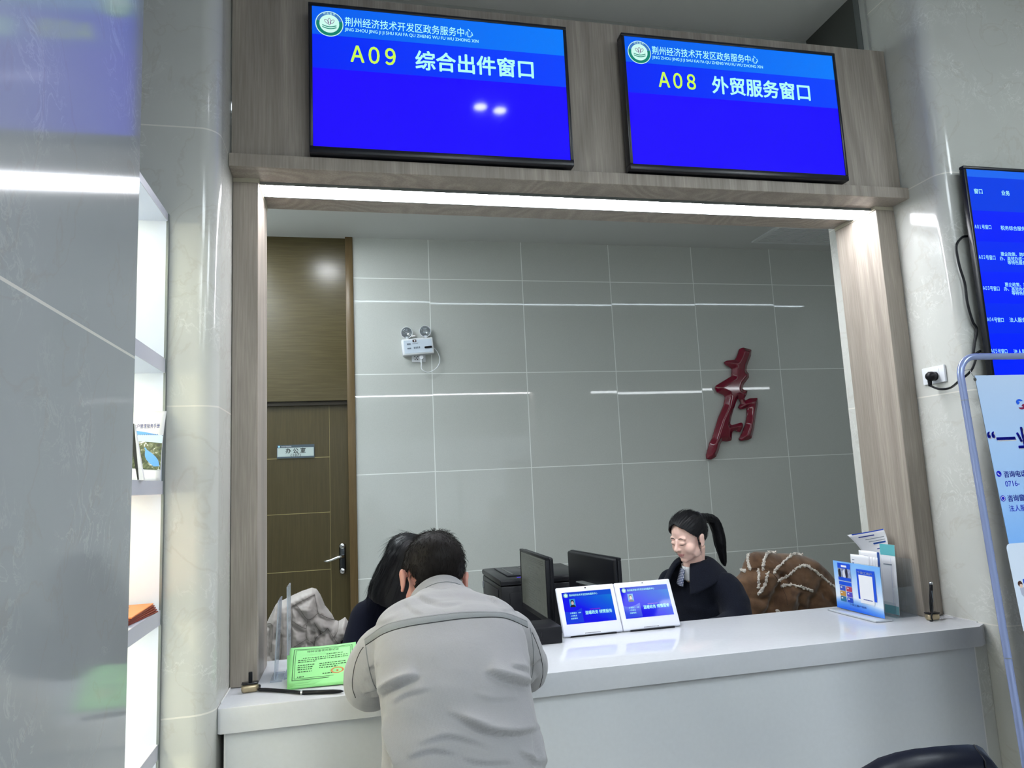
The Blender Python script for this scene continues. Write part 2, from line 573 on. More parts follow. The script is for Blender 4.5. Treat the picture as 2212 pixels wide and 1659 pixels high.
def pillar(name, x0, x1, y0, y1, z1, corner, r=0.055):
    """stone clad pillar with one rounded front corner: 'R' at (x1,y0) or 'L' at (x0,y0)"""
    pts = []
    if corner == 'R':
        pts = [(x0, y0)] + [(x1 - r + r * math.sin(a), y0 + r - r * math.cos(a)) for a in [i * math.pi / 2 / 12 for i in range(13)]] + [(x1, y1), (x0, y1)]
    elif corner == 'L':
        pts = [(x0 + r - r * math.cos(a), y0 + r - r * math.sin(a)) for a in [i * math.pi / 2 / 12 for i in range(13)]] + [(x1, y0), (x1, y1), (x0, y1)]
    else:
        pts = [(x0, y0), (x1, y0), (x1, y1), (x0, y1)]
    mb = MB().poly([(x, y, 0) for x, y in pts], (0, 0, z1))
    bmesh.ops.recalc_face_normals(mb.bm, faces=mb.bm.faces)
    o = mb.build(name, M_MARBLE)
    o.data.shade_smooth(); o.data.set_sharp_from_angle(angle=math.radians(25))
    o['kind'] = 'structure'
    return o


pillar('wall_pillar_left', OXL - 0.1, XL, 2.10, 2.75, HZ, 'R')
pillar('wall_pillar_right', XR, HX1, 2.10, 2.75, HZ, 'L')
sl = MB().box((HX0 - 0.05, -0.9, 0), (-0.372, 1.352, HZ))
o = struct('wall_pillar_near', sl, M_SLAB)
# painted upper return of the right pillar with its metal corner bead
struct('trim_1', MB().box((XR - 0.006, 2.425, 3.09), (XR + 0.02, 2.755, HZ)), M_DARKPAINT)
struct('trim_2', MB().box((XR - 0.012, 2.395, 3.06), (XR + 0.02, 2.425, HZ)), M_ALU)
struct('trim_3', MB().box((XR - 0.010, 2.365, 3.06), (XR + 0.02, 2.395, HZ)), M_PAINT)

# ------------------------------------------------------------ timber portal of the reception window
jt = 2.417
struct('trim_4', MB().box((XL + 0.001, 2.35, ZC + 0.001), (-0.289, 2.60, jt), 0.002), M_WOOD)
struct('trim_5', MB().box((2.060, 2.35, ZC + 0.001), (XR - 0.001, 2.60, jt), 0.002), M_WOOD)
struct('trim_6', MB().box((XL + 0.001, 2.263, 2.432), (XR - 0.001, 2.615, 2.476), 0.002), M_WOOD)     # header board
struct('trim_7', MB().box((XL + 0.004, 2.298, 2.476), (XR - 0.004, 2.34, 3.075), 0.001), M_WOOD)     # sign panel
struct('trim_8', MB().box((XL + 0.001, 2.352, 2.4175), (-0.287, 2.60, 2.4318)), mat('pale_edge_band', srgb(196, 190, 172), 0.5))
struct('trim_9', MB().box((2.058, 2.352, 2.4175), (XR - 0.001, 2.60, 2.4318)), MATS['pale_edge_band'])

# LED strip recessed in the soffit of the header
led = thing('led_light_strip', 'long bright white light strip under the wooden header of the service window', 'ceiling light', (0.885, 2.44, 2.42))
M_LED = mat('led_diffuser', (0.9, 0.9, 0.9), 0.5, emit=(0.94, 0.95, 1.0), estr=LED_STRENGTH)
boxo('diffuser', (-0.272, 2.378, 2.424), (2.043, 2.478, 2.4318), M_LED, led)
hs = MB()
hs.box((-0.288, 2.374, 2.422), (2.059, 2.378, 2.4318)); hs.box((-0.288, 2.478, 2.422), (2.059, 2.482, 2.4318))
hs.build('housing', M_ALU, led)

# ------------------------------------------------------------ counter
ct = thing('service_counter', 'long white stone reception counter with pale grey front under the service window', 'counter', (0.87, 2.3, 0))
XCL, XCR = -0.3665, 2.1435
cp = MB().poly([(XCL, 2.156, 0), (-0.357, 2.149, 0), (2.100, 2.149, 0), (XCR, 2.175, 0), (XCR, 2.668, 0), (XCL, 2.668, 0)], (0, 0, 0.066))
bmesh.ops.translate(cp.bm, vec=(0, 0, ZC - 0.066), verts=cp.bm.verts)
bmesh.ops.bevel(cp.bm, geom=[e for e in cp.bm.edges if all(v.co.z > ZC - 0.001 for v in e.verts) and all(v.co.y < 2.16 for v in e.verts)], offset=0.004, segments=2, affect='EDGES', profile=0.5)
cp.build('countertop', M_STONE, ct, smooth='auto')
boxo('front_panel', (-0.348, 2.172, 0.0), (2.088, 2.20, ZC - 0.066), M_FRONT, ct)
boxo('edge_seal', (2.088, 2.172, 0), (2.093, 2.19, ZC - 0.066), M_GROUT, ct); boxo('edge_seal', (-0.353, 2.172, 0), (-0.348, 2.19, ZC - 0.066), M_GROUT, ct)
boxo('side_filler', (2.093, 2.176, 0), (2.1435, 2.20, ZC - 0.066), M_MARBLE, ct)
boxo('back_panel', (XCL, 2.62, 0.0), (XCR, 2.65, ZC - 0.066), M_FRONT, ct)
boxo('wall_seal', (XCL, 2.20, ZC), (XCL + 0.003, 2.36, ZC + 0.004), M_GROUT, ct); boxo('wall_seal', (XCR - 0.003, 2.20, ZC), (XCR, 2.36, ZC + 0.004), M_GROUT, ct)
# inner clerk desk, a little lower, behind the counter
dk = thing('clerk_desk', 'white clerk desk behind the counter carrying monitors and black printer', 'desk', (0.9, 3.0, 0))
boxo('desk_top', (-0.15, 2.672, 0.675), (1.75, 3.14, 0.705), M_STONE, dk)
for x in (-0.1, 0.85, 1.68):
    boxo('desk_leg', (x, 2.70, 0.0), (x + 0.03, 3.10, 0.675), M_FRONT, dk)

# ------------------------------------------------------------ lamps of the place, plus added fill lamps
def ceiling_panel(x, y, label, sx=0.6, sy=0.6, z=HZ, s=PANEL_STRENGTH, group=None, name='fill_lamp', col=(0.86, 0.95, 1.0)):
    t = thing(name, label, 'ceiling light', (x, y, z), group=group)
    mm = mat('lamp_diffuser_%g_%g' % (s, col[2]), (0.9, 0.9, 0.9), 0.5, emit=col, estr=s)
    boxo('diffuser', (x - sx / 2 + 0.012, y - sy / 2 + 0.012, z - 0.012), (x + sx / 2 - 0.012, y + sy / 2 - 0.012, z - 0.004), mm, t)
    f = MB()
    f.box((x - sx / 2, y - sy / 2, z - 0.016), (x + sx / 2, y - sy / 2 + 0.012, z)); f.box((x - sx / 2, y + sy / 2 - 0.012, z - 0.016), (x + sx / 2, y + sy / 2, z))
    f.box((x - sx / 2, y - sy / 2 + 0.012, z - 0.016), (x - sx / 2 + 0.012, y + sy / 2 - 0.012, z)); f.box((x + sx / 2 - 0.012, y - sy / 2 + 0.012, z - 0.016), (x + sx / 2, y + sy / 2 - 0.012, z))
    f.build('frame', M_ALU, t)
    return t


for x in (0.9, 3.4):  # square panels added out of view to light the hall and shine through the window
    for y in (-0.9, -2.8, -4.8):
        ceiling_panel(x, y, 'square white fill lamp added to the hall ceiling behind the viewer', 0.9, 0.9, group='added square hall fill lamps')
# office downlight and linear lamp
OY = 2 * D - aZ(850, 650, CZ).y
ceiling_panel(2.1, OY, 'long linear ceiling lamp of the office room', 6.0, 0.085, z=CZ, s=OFFICE_STRENGTH, name='linear_lamp', col=(0.80, 0.92, 1.0))


# added strips standing in for the next window's LED; their mirror images cross the tiles
for a, b, lb in (((1276, 848), (1662, 840), 'slim strip added behind the right pillar, standing in for the next window LED, longer one'), ((1692, 838.5), (1826, 834.5), 'slim strip added behind the right pillar, standing in for the next window LED, shorter one')):
    ym = 2 * D - 2.775
    q0, q1 = aY(*a, ym), aY(*b, ym)
    t = thing('led_standin', lb, 'added light', ((q0.x + q1.x) / 2, 2.755, q0.z))
    boxo('diffuser', (q0.x, 2.770, q0.z - 0.012), (min(q1.x, OXR - 0.05), 2.776, q0.z + 0.012), mat('led_standin_diffuser', (0.9, 0.9, 0.9), 0.5, emit=(0.90, 0.96, 1.0), estr=14.0), t)
    boxo('housing', (q0.x, 2.7505, q0.z - 0.016), (min(q1.x, OXR - 0.05), 2.770, q0.z + 0.016), M_ALU, t)


def downlight(p, r, s, label, group=None):
    t = thing('downlight', label, 'ceiling light', p, group=group)
    mm = mat('downlight_led_%g' % s, (0.9, 0.9, 0.9), 0.5, emit=(0.93, 0.97, 1.0), estr=s)
    MB().cyl((p[0], p[1], p[2] - 0.004), (p[0], p[1], p[2] - 0.001), r, n=28).build('diffuser', mm, t)
    MB().lathe([(r, -0.006), (r + 0.012, -0.008), (r + 0.016, -0.001), (r, -0.001)], 28, Matrix.Translation(p), cap=False).build('rim', M_WHITEP, t)
    return t


for yy, wh in ((3.35, 'nearer the service window'), (4.45, 'nearer the back wall')):  # added fill panels for the office, set where their reflections stay hidden
    ceiling_panel(-1.0, yy, 'rectangular fill lamp added to the office ceiling over the door side, ' + wh, 0.5, 0.9, z=CZ, s=OFFICE_STRENGTH * 1.6, group='added office fill lamps')
ceiling_panel(-0.25, -3.0, 'square white fill lamp added to the hall ceiling behind the viewer', 0.9, 0.9, group='added square hall fill lamps')  # added panel, throws light through the window onto the lower right tiles
ceiling_panel(2.9, -0.2, 'square white fill lamp added to the hall ceiling before the right pillar', 0.7, 0.7, group='added square hall fill lamps')  # added panel to brighten the poster, right pillar and counter front
pz = aY(708, 582, D + 0.02)
k = 2 * (D + 0.02) - aZ(708, 582, CZ).y
downlight((aZ(708, 582, CZ).x, k, CZ), 0.09, 110.0, 'round ceiling spotlight shining on the wood panel above the office door')
for q in ((0.702, 0.934), (0.814, 0.910)):
    downlight((q[0], q[1], HZ), 0.034, 40.0, 'small round ceiling spotlight mirrored in the left display', group='small hall spotlights')

# ------------------------------------------------------------ office door with panel above
yd = D + 0.07
dx0, dx1 = -0.80, aY(751, 900, D + 0.03).x
ztop = aY(660, 866, D + 0.02).z
dr = MB().box((dx0, yd, 0.005), (dx1, yd + 0.04, ztop - 0.012)).build('door_1', M_DOORW)
dr['kind'] = 'structure'
fm = MB()
fm.box((dx1, D - 0.015, 0), (XD, D + 0.12, CZ), 0.003)
fm.box((dx0 - 0.08, D - 0.015, 0), (dx0, D + 0.12, CZ), 0.003)
fm.build('door_frame', M_DOORF, dr, smooth='auto')
hd = MB().box((dx0, D + 0.025, ztop), (dx1, D + 0.12, CZ)).build('over_panel', M_DOORH, dr)
boxo('door_stop', (dx0, D + 0.045, ztop - 0.03), (dx1, yd, ztop), mat('dark_brown_wood', srgb(46, 38, 24), 0.4), dr)
# engraved joints on the leaf
M_GROOVE = mat('pale_groove', srgb(150, 140, 96), 0.5)
gr = MB()
xg = aY(712, 1000, yd).x
for (a, b, c) in (((580, 992.5), (712, 987), 0), ((580, 1115), (712, 1106), 0), ((580, 1240), (712, 1229.5), 0)):
    z = aY(b[0], b[1], yd).z
    gr.box((dx0, yd - 0.0012, z - 0.0022), (xg, yd, z + 0.0022))
gr.box((xg, yd - 0.001, 0.005), (xg + 0.002, yd, ztop - 0.012))
gr.build('groove', M_GROOVE, dr)
# handle
hp = aY(740, 1205, yd)
hb = MB()
hb.box((hp.x - 0.022, yd - 0.012, hp.z - 0.105), (hp.x + 0.022, yd, hp.z + 0.098), 0.011, 3)
pl = hb.build('lock_plate', mat('dark_nickel', (0.10, 0.11, 0.12), 0.25, metal=1.0), dr, smooth='auto')
cap = MB()
cap.sphere((hp.x, yd - 0.009, hp.z + 0.082), (0.021, 0.009, 0.02)); cap.sphere((hp.x, yd - 0.009, hp.z - 0.09), (0.021, 0.009, 0.02))
cap.build('plate_cap', M_STEEL, pl, smooth=True)
lv = [(hp.x + 0.003, yd - 0.012, hp.z + 0.012), (hp.x + 0.003, yd - 0.05, hp.z + 0.012), (hp.x - 0.03, yd - 0.058, hp.z + 0.012), (hp.x - 0.07, yd - 0.058, hp.z - 0.004), (hp.x - 0.105, yd - 0.056, hp.z - 0.012), (hp.x - 0.128, yd - 0.054, hp.z - 0.010)]
MB().tube(lv, [0.012, 0.011, 0.0105, 0.009, 0.0075, 0.005], 12).build('door_handle', M_STEEL, dr, smooth=True)

# door sign
F0 = aY(598, 962, yd - 0.004); F1 = aY(679, 958, yd - 0.004); F2 = aY(598, 991, yd - 0.004)
Fd = frame((F0.x, yd - 0.008, F2.z + 0.0), (1, 0, 0), (0, 0, 1))
Wd, Hd = F1.x - F0.x, F0.z - F2.z
ds = thing('door_sign', 'grey and white office number plate on the brown wooden door', 'sign', (F0.x, yd - 0.004, F2.z))
boxo('backing', (F0.x, yd - 0.008, F2.z), (F1.x, yd - 0.0002, F0.z), mat('slate_plastic', srgb(70, 84, 94), 0.35), ds)
quad(Fd, 0.004, 0.012, Wd - 0.004, Hd * 0.78).build('face', mat('silver_plate', srgb(178, 192, 190), 0.25), ds)
M_INK = mat('black_ink', (0.012, 0.012, 0.014), 0.5)
text('room_name', '办公室', Fd, (Wd / 2, Hd * 0.40), Hd * 0.42, M_INK, ds, bold=0.012, align='CENTER', spacing=1.5, lift=0.0014)
text('room_number', '(107)', Fd, (Wd / 2, Hd * 0.14), Hd * 0.28, M_INK, ds, bold=0.01, align='CENTER', spacing=1.25, lift=0.0014)
text('heading', '荆州经济技术开发区政务服务中心', Fd, (Wd * 0.12, Hd * 0.84), Hd * 0.1, M_WHITEP, ds, lift=0.0014, width=Wd * 0.27)
disc(Fd, Wd * 0.06, Hd * 0.88, 0, Hd * 0.075, 0.0014).build('emblem', mat('pale_blue_print', srgb(150, 205, 225), 0.4), ds)

# ceiling vent
av = thing('air_vent', 'grey slatted air vent in the office ceiling at upper right', 'vent', (3.4, 4.6, CZ))
v0, v1, v2 = aZ(1623, 522, CZ), aZ(1661, 497, CZ), aZ(1793, 523, CZ)
vx0, vx1, vy0, vy1 = v0.x, v0.x + 1.1, v1.y - 0.12, v0.y
M_VENT = mat('vent_grey', srgb(214, 217, 218), 0.5)
f = MB()
f.box((vx0, vy0, CZ - 0.012), (vx1, vy0 + 0.035, CZ)); f.box((vx0, vy1 - 0.035, CZ - 0.012), (vx1, vy1, CZ)); f.box((vx0, vy0 + 0.035, CZ - 0.012), (vx0 + 0.035, vy1 - 0.035, CZ)); f.box((vx1 - 0.035, vy0 + 0.035, CZ - 0.012), (vx1, vy1 - 0.035, CZ))
f.build('frame', M_VENT, av)
f = MB(); n = 14
for i in range(n):
    y = vy0 + 0.04 + (vy1 - vy0 - 0.08) * (i + 0.5) / n
    f.box((vx0 + 0.035, y - 0.006, CZ - 0.009), (vx1 - 0.035, y + 0.006, CZ - 0.005))
f.build('slats', M_VENT, av)
boxo('duct', (vx0 + 0.03, vy0 + 0.03, CZ - 0.004), (vx1 - 0.03, vy1 - 0.03, CZ - 0.001), mat('dark_void', (0.4, 0.4, 0.4), 0.9), av)

# ------------------------------------------------------------ wall displays
def grad_mat(name, stops, gloss=0.06, s=1.0, axis=2, side=None, lo=0.0, hi=1.0):
    """screen picture: colour bands up the panel (object coordinate on `axis`, lo..hi), optional brightening to one side"""
    k = NB(name)
    u = k.math('DIVIDE', k.math('SUBTRACT', k.xyz()[axis], lo), hi - lo)
    col = k.ramp(u, stops, 'CONSTANT')
    if side:
        x = k.math('DIVIDE', k.math('SUBTRACT', k.xyz()[0], side[0]), side[1])
        x = k.math('MINIMUM', k.math('MAXIMUM', x, 0.0), 1.0)
        col = k.mix(x, col, k.ramp(u, side[2], 'CONSTANT'))
    k.val(k.b.inputs['Emission Color'], col)
    k.b.inputs['Emission Strength'].default_value = s
    k.b.inputs['Base Color'].default_value = (0.004, 0.004, 0.01, 1)
    return k.out(None, gloss, 0.35)


M_CYAN = emat('cyan_white_glyph', srgb(178, 255, 244))
M_YEL = emat('lemon_glyph', srgb(206, 255, 84))
M_EMW = emat('emblem_white', srgb(205, 252, 240)); M_EMG = emat('emblem_green', srgb(20, 130, 110)); M_EMB = emat('emblem_blue', srgb(60, 120, 190))
M_EMP = emat('emblem_magenta', srgb(110, 40, 120))


def emblem(F, x, y, r, parent, lift=0.0009):
    """round service-centre emblem: green ring, white disc, lotus over waves, a few ring glyphs and an ear of grain"""
    e = disc(F, x, y, 0, r, lift).build('emblem', M_EMW, parent)
    disc(F, x, y, r * 0.70, r * 0.94, lift + 0.0002, a0=math.radians(165), a1=math.radians(375)).build('emblem_ring', M_EMG, e)
    disc(F, x, y, r * 0.72, r * 0.94, lift + 0.0002, a0=math.radians(15), a1=math.radians(165)).build('emblem_arc', M_EMB, e)
    mb = MB()
    for s, (dx, rr) in enumerate(((0, .22), (-.2, .17), (.2, .17))):
        pts = []
        for i in range(13):
            t = i / 12 * 2 * math.pi
            px, py = 0.11 * math.sin(t) * (1 if s == 0 else 0.9), 0.26 * math.cos(t) * (1 - 0.25 * (s > 0))
            a = (-0.7 if dx > 0 else 0.7 if dx < 0 else 0)
            pts.append(F @ Vector((x + r * (dx + px * math.cos(a) - py * math.sin(a)), y + r * (0.17 + px * math.sin(a) + py * math.cos(a)), lift + 0.0004)))
        mb.tube(pts, r * 0.018, 5)
    mb.build('emblem_lotus', M_EMP, e)
    mb = MB()
    for k in range(2):
        mb.tube([F @ Vector((x + r * (-0.5 + i * 0.1), y + r * (-0.12 - 0.15 * k - 0.12 * math.sin(math.pi * i / 10)), lift + 0.0004)) for i in range(11)], r * 0.035, 5)
    mb.build('emblem_wave', M_EMG, e)
    text('emblem_glyphs', '政务服务', F, (x, y + r * 0.72), r * 0.2, M_EMW, e, align='CENTER', lift=lift + 0.0005, spacing=1.3)
    return e


WIDE = {i: i + 0xFEE0 for i in range(33, 127)}    # full-width forms share the CJK face's latin design


def tv(name, label, x0, z0, W, H, Yf, depth, code, title):
    t = thing(name, label, 'screen', (x0 + W / 2, Yf + depth, z0), group='displays over the service window')
    fr = MB()
    b = 0.012
    fr.box((x0, Yf, z0), (x0 + W, Yf + depth, z0 + 0.021), 0.002); fr.box((x0, Yf, z0 + H - b), (x0 + W, Yf + depth, z0 + H), 0.002)
    fr.box((x0, Yf, z0 + 0.021), (x0 + b, Yf + depth, z0 + H - b), 0.002); fr.box((x0 + W - b, Yf, z0 + 0.021), (x0 + W, Yf + depth, z0 + H - b), 0.002)
    fr.build('bezel', M_BEZEL, t, smooth='auto')
    boxo('rear_case', (x0 + b, Yf + 0.012, z0 + 0.02), (x0 + W - b, Yf + depth, z0 + H - b), M_BLACK, t)
    boxo('wall_mount', (x0 + W * .3, Yf + depth, z0 + H * .3), (x0 + W * .7, 2.2979, z0 + H * .7), M_BLACK, t)
    sx0, sz0, SW, SH = x0 + b, z0 + 0.021, W - 2 * b, H - b - 0.021
    b1, b2 = 0.553, 0.793
    gm = MATS.get('service_display_picture_%s' % code) or grad_mat('service_display_picture_%s' % code,
        [(0.0, srgb(28, 0, 255)), (b1, srgb(0, 38, 250)), (b2, srgb(0, 92, 240))], lo=sz0 - z0, hi=sz0 - z0 + SH,
        side=(-SW * .5, SW, [(0.0, srgb(22, 0, 255)), (b1, srgb(0, 66, 255)), (b2, srgb(0, 122, 250))]))
    sc = boxo('screen', (sx0, Yf + 0.003, sz0), (sx0 + SW, Yf + 0.010, sz0 + SH), gm, t)
    F = frame((sx0, Yf + 0.003, sz0), (1, 0, 0), (0, 0, 1))
    emblem(F, SW * 0.064, SH * 0.878, SH * 0.092, sc)
    text('heading', '荆州经济技术开发区政务服务中心', F, (SW * 0.122, SH * 0.879), SH * 0.072, M_CYAN, sc, bold=0.006, width=SW * 0.50)
    text('subheading', 'JING ZHOU JING JI JI SHU KAI FA QU ZHENG WU FU WU ZHONG XIN', F, (SW * 0.121, SH * 0.838), SH * 0.033, M_CYAN, sc, bold=0.008, width=SW * 0.522)
    text('window_code', code.translate(WIDE), F, (SW * 0.141, SH * 0.618), SH * 0.158, M_YEL, sc, bold=0.021, width=SW * 0.172, spacing=0.72)
    text('window_title', title, F, (SW * 0.388, SH * 0.612), SH * 0.150, M_CYAN, sc, bold=0.024, width=SW * 0.478)
    return t


tv('wall_display', 'large blue wall display reading A09 over the left half of the window', -0.120, 2.481, 0.886, 0.523, 2.238, 0.042, 'A09', '综合出件窗口')
tv('wall_display', 'blue wall display reading A08 over the right half of the window', 0.974, 2.481, 0.886, 0.523, 2.238, 0.042, 'A08', '外贸服务窗口')

# queue display on the right pillar
YT = 2.05
rx0, rz1, rW, rH = 2.190, aY(2085, 357, YT).z, 1.46, 0.84
rz0 = rz1 - rH
t = thing('queue_display', 'large blue queue display on the right pillar listing window numbers', 'screen', (rx0 + rW / 2, 2.095, rz0))
fr = MB(); b = 0.013
fr.box((rx0, YT, rz0), (rx0 + rW, YT + 0.021, rz0 + 0.022), 0.003); fr.box((rx0, YT, rz1 - b), (rx0 + rW, YT + 0.021, rz1), 0.003)
fr.box((rx0, YT, rz0 + 0.022), (rx0 + b, YT + 0.021, rz1 - b), 0.003); fr.box((rx0 + rW - b, YT, rz0 + 0.022), (rx0 + rW, YT + 0.021, rz1 - b), 0.003)
fr.build('bezel', M_BEZEL, t, smooth='auto')
boxo('rear_case', (rx0 + b, YT + 0.012, rz0 + 0.02), (rx0 + rW - b, YT + 0.0215, rz1 - b), M_BLACK, t)
lo, hi = 0.022, rH - b
q = lambda x, y: (aY(x, y, YT + 0.002).z - rz0 - lo) / (hi - lo)
st = [(0.0, srgb(0, 36, 255)), (q(2140, 721), srgb(0, 44, 246)), (q(2130, 656), srgb(0, 36, 255)), (q(2120, 588), srgb(0, 46, 246)), (q(2108, 521), srgb(0, 34, 252)), (q(2095, 455), srgb(0, 62, 232)), (q(2086, 381), srgb(26, 104, 240))]
gm = grad_mat('queue_display_picture', st, lo=lo, hi=hi)
sc = boxo('screen', (rx0 + b, YT + 0.003, rz0 + 0.022), (rx0 + rW - b, YT + 0.010, rz1 - b), gm, t)
F = frame((rx0, YT + 0.003, rz0), (1, 0, 0), (0, 0, 1))
def qtext(nm, body, px, py, h, bold=0.004, wpx=None, sp=1.0):
    px += 2
    p = aY(px, py, YT + 0.002)
    wd = (aY(px + wpx, py + 1, YT).x - p.x) if wpx else None
    text(nm, body, F, (p.x - rx0, p.z - rz0), h, M_CYAN, sc, bold=bold, width=wd, spacing=sp)
qtext('column_heading', '窗口', 2103, 417, 0.021, 0.012, 19); qtext('column_heading', '业务', 2162, 421, 0.021, 0.012, 19)
for i, (x, y) in enumerate(((2104, 493), (2113, 559), (2122, 626), (2131, 694), (2139, 762))):
    qtext('row_number', ('A0%d' % (i + 1)).translate(WIDE), x, y, 0.0185, 0.004, 15, 0.66); qtext('row_number', '号窗口', x + 15.5, y + 1, 0.0185, 0.004, 21.5)
qtext('row_text', '税务综合服务', 2160, 496, 0.0185)
for (x, y) in ((2160, 552), (2169, 618)):
    qtext('row_text', '惠企政策、跨域通', x, y, 0.0165); qtext('row_text', '办、高效办成一件', x - 2, y + 9.5, 0.0165); qtext('row_text', '等特色服务', x + 15, y + 18.5, 0.0165)
qtext('row_text', '法人服务综合', 2179, 695, 0.0185); qtext('row_text', '法人服务综合', 2188, 764, 0.0185)
# its cord and the socket on the pillar's return face
fxs = lambda x, y: aX(x, y, XR)
s0, s1, s2 = fxs(1995, 797), fxs(2043, 789), fxs(2003, 832)
so = thing('wall_socket', 'white wall socket on the right pillar with black plug in it', 'socket', (XR, (s0.y + s1.y) / 2, (s0.z + s2.z) / 2))
mb = MB(); mb.box((XR - 0.010, s1.y, s2.z), (XR - 0.0005, s0.y, s0.z), 0.003)
pl = mb.build('face_plate', M_WHITEP, so, smooth='auto')
boxo('insert', (XR - 0.0115, s1.y + 0.024, s2.z + 0.012), (XR - 0.0095, s0.y - 0.024, s0.z - 0.011), M_WHITEP, so, bevel=0.001)
mb = MB()
for dy, dz in ((0.073, 0.045), (0.066, 0.028), (0.08, 0.028)):
    mb.box((XR - 0.0122, s1.y + dy - 0.002, s2.z + dz - 0.003), (XR - 0.0112, s1.y + dy + 0.002, s2.z + dz + 0.003))
mb.build('contacts', M_BLACK, so)
pc = thing('power_cord', 'black cord and plug running from the right pillar socket to the queue display', 'cord', (XR, s1.y, s0.z))
pp = fxs(2024, 813)
mb = MB(); mb.sphere((XR - 0.030, pp.y - 0.004, pp.z), (0.020, 0.020, 0.018)); mb.cyl((XR - 0.0125, pp.y - 0.004, pp.z), (XR - 0.03, pp.y - 0.004, pp.z), 0.017)
mb.cyl((XR - 0.03, pp.y + 0.004, pp.z - 0.005), (XR - 0.03, pp.y + 0.006, pp.z - 0.036), 0.009, 0.006)
mb.build('plug', M_BLACK, pc, smooth='auto')
def bez(pts, n=8):
    """Catmull-Rom through points"""
    P = [Vector(p) for p in pts]; P = [P[0] * 2 - P[1]] + P + [P[-1] * 2 - P[-2]]
    out = []
    for i in range(1, len(P) - 2):
        for j in range(n):
            t = j / n
            out.append(0.5 * ((2 * P[i]) + (P[i + 1] - P[i - 1]) * t + (2 * P[i - 1] - 5 * P[i] + 4 * P[i + 1] - P[i + 2]) * t * t + (3 * P[i] - P[i - 1] - 3 * P[i + 1] + P[i + 2]) * t ** 3))
    out.append(P[-2]); return out
b0 = Vector((XR - 0.03, pp.y + 0.006, pp.z - 0.034))
cor = [b0, aX(2028, 840, XR - 0.034), aX(2052, 838, XR - 0.036), aY(2073, 822, 2.06), aY(2098, 800, 2.07), aY(2110, 770, 2.082)]
MB().tube(bez(cor), 0.0042, 8).build('lead', M_BLACK, pc, smooth=True)
up = [aY(2090, 510, 2.088), aY(2078, 513, 2.088), aY(2066, 532, 2.088), aY(2072, 572, 2.088), aY(2084, 612, 2.088), aY(2090, 655, 2.088), aY(2101, 694, 2.088), aY(2110, 712, 2.088), aY(2105, 745, 2.088), aY(2104, 764, 2.088), aY(2118, 758, 2.085)]
MB().tube(bez(up), 0.0042, 8).build('upper_lead', M_BLACK, pc, smooth=True)

# ------------------------------------------------------------ voxel helper
def remesh(mb, voxel, smooth=6, smooth2=0, adapt=0.0):
    """union everything in a mesh builder into one continuous skin"""
    me = bpy.data.meshes.new('rm'); mb.bm.to_mesh(me); mb.bm.free()
    o = bpy.data.objects.new('rm', me); COL.objects.link(o)
    m = o.modifiers.new('r', 'REMESH'); m.mode = 'VOXEL'; m.voxel_size = voxel; m.adaptivity = adapt
    if smooth:
        s = o.modifiers.new('s', 'SMOOTH'); s.iterations = smooth; s.factor = 0.5
    dg = bpy.context.evaluated_depsgraph_get(); dg.update()
    out = bpy.data.meshes.new_from_object(o.evaluated_get(dg))
    bpy.data.objects.remove(o); bpy.data.meshes.remove(me)
    r = MB(); r.bm.from_mesh(out); bpy.data.meshes.remove(out)
    return r


# crimson calligraphic ornament on the tiles
orn = [(600,128),(640,118),(745,145),(738,225),(690,345),(680,425),(712,450),(715,500),(640,600),(628,655),(695,672),(688,712),(655,770),(660,805),(720,770),(825,762),(828,830),(800,1000),(780,1150),(748,1280),(700,1305),(610,1315),(592,1290),(640,1200),(680,1090),(697,980),(695,890),(610,910),(585,885),(600,850),(618,840),(605,790),(580,765),(555,800),(520,900),(490,1000),(470,1110),(500,1112),(620,1078),(638,1100),(632,1150),(600,1208),(565,1200),(560,1180),(500,1185),(490,1310),(430,1325),(370,1315),(345,1360),(325,1440),(290,1520),(230,1555),(180,1550),(175,1490),(215,1340),(250,1280),(330,1010),(400,850),(420,740),(310,690),(285,630),(300,600),(400,540),(500,480),(505,390),(420,335),(400,300),(430,285),(540,272),(570,220)]
pts = [aY(1500 + x / 5.925, 730 + y / 5.925, D - 0.05) for x, y in orn]
pts = [Vector((p.x, D - 0.047, p.z)) for p in pts]
r = remesh(MB().poly(pts, (0, 0.044, 0)), 0.0065, 4)
o = r.build('wall_ornament', M_LACQ, smooth=True)
# raise a rounded ridge along the middle of the strokes
bd = [(Vector((a.x, a.z)), Vector((b.x, b.z))) for a, b in zip(pts, pts[1:] + pts[:1])]
for v in o.data.vertices:
    if v.co.y < D - 0.02:
        p = Vector((v.co.x, v.co.z)); d = 1.0
        for a, b in bd:
            ab = b - a; tt = max(0, min(1, (p - a).dot(ab) / ab.length_squared)); d = min(d, (a + ab * tt - p).length)
        v.co.y = D - 0.003 - 0.030 - min(0.030, d * 0.85)
tag(o, 'glossy crimson calligraphic character mounted on the grey tiled wall', 'wall art')

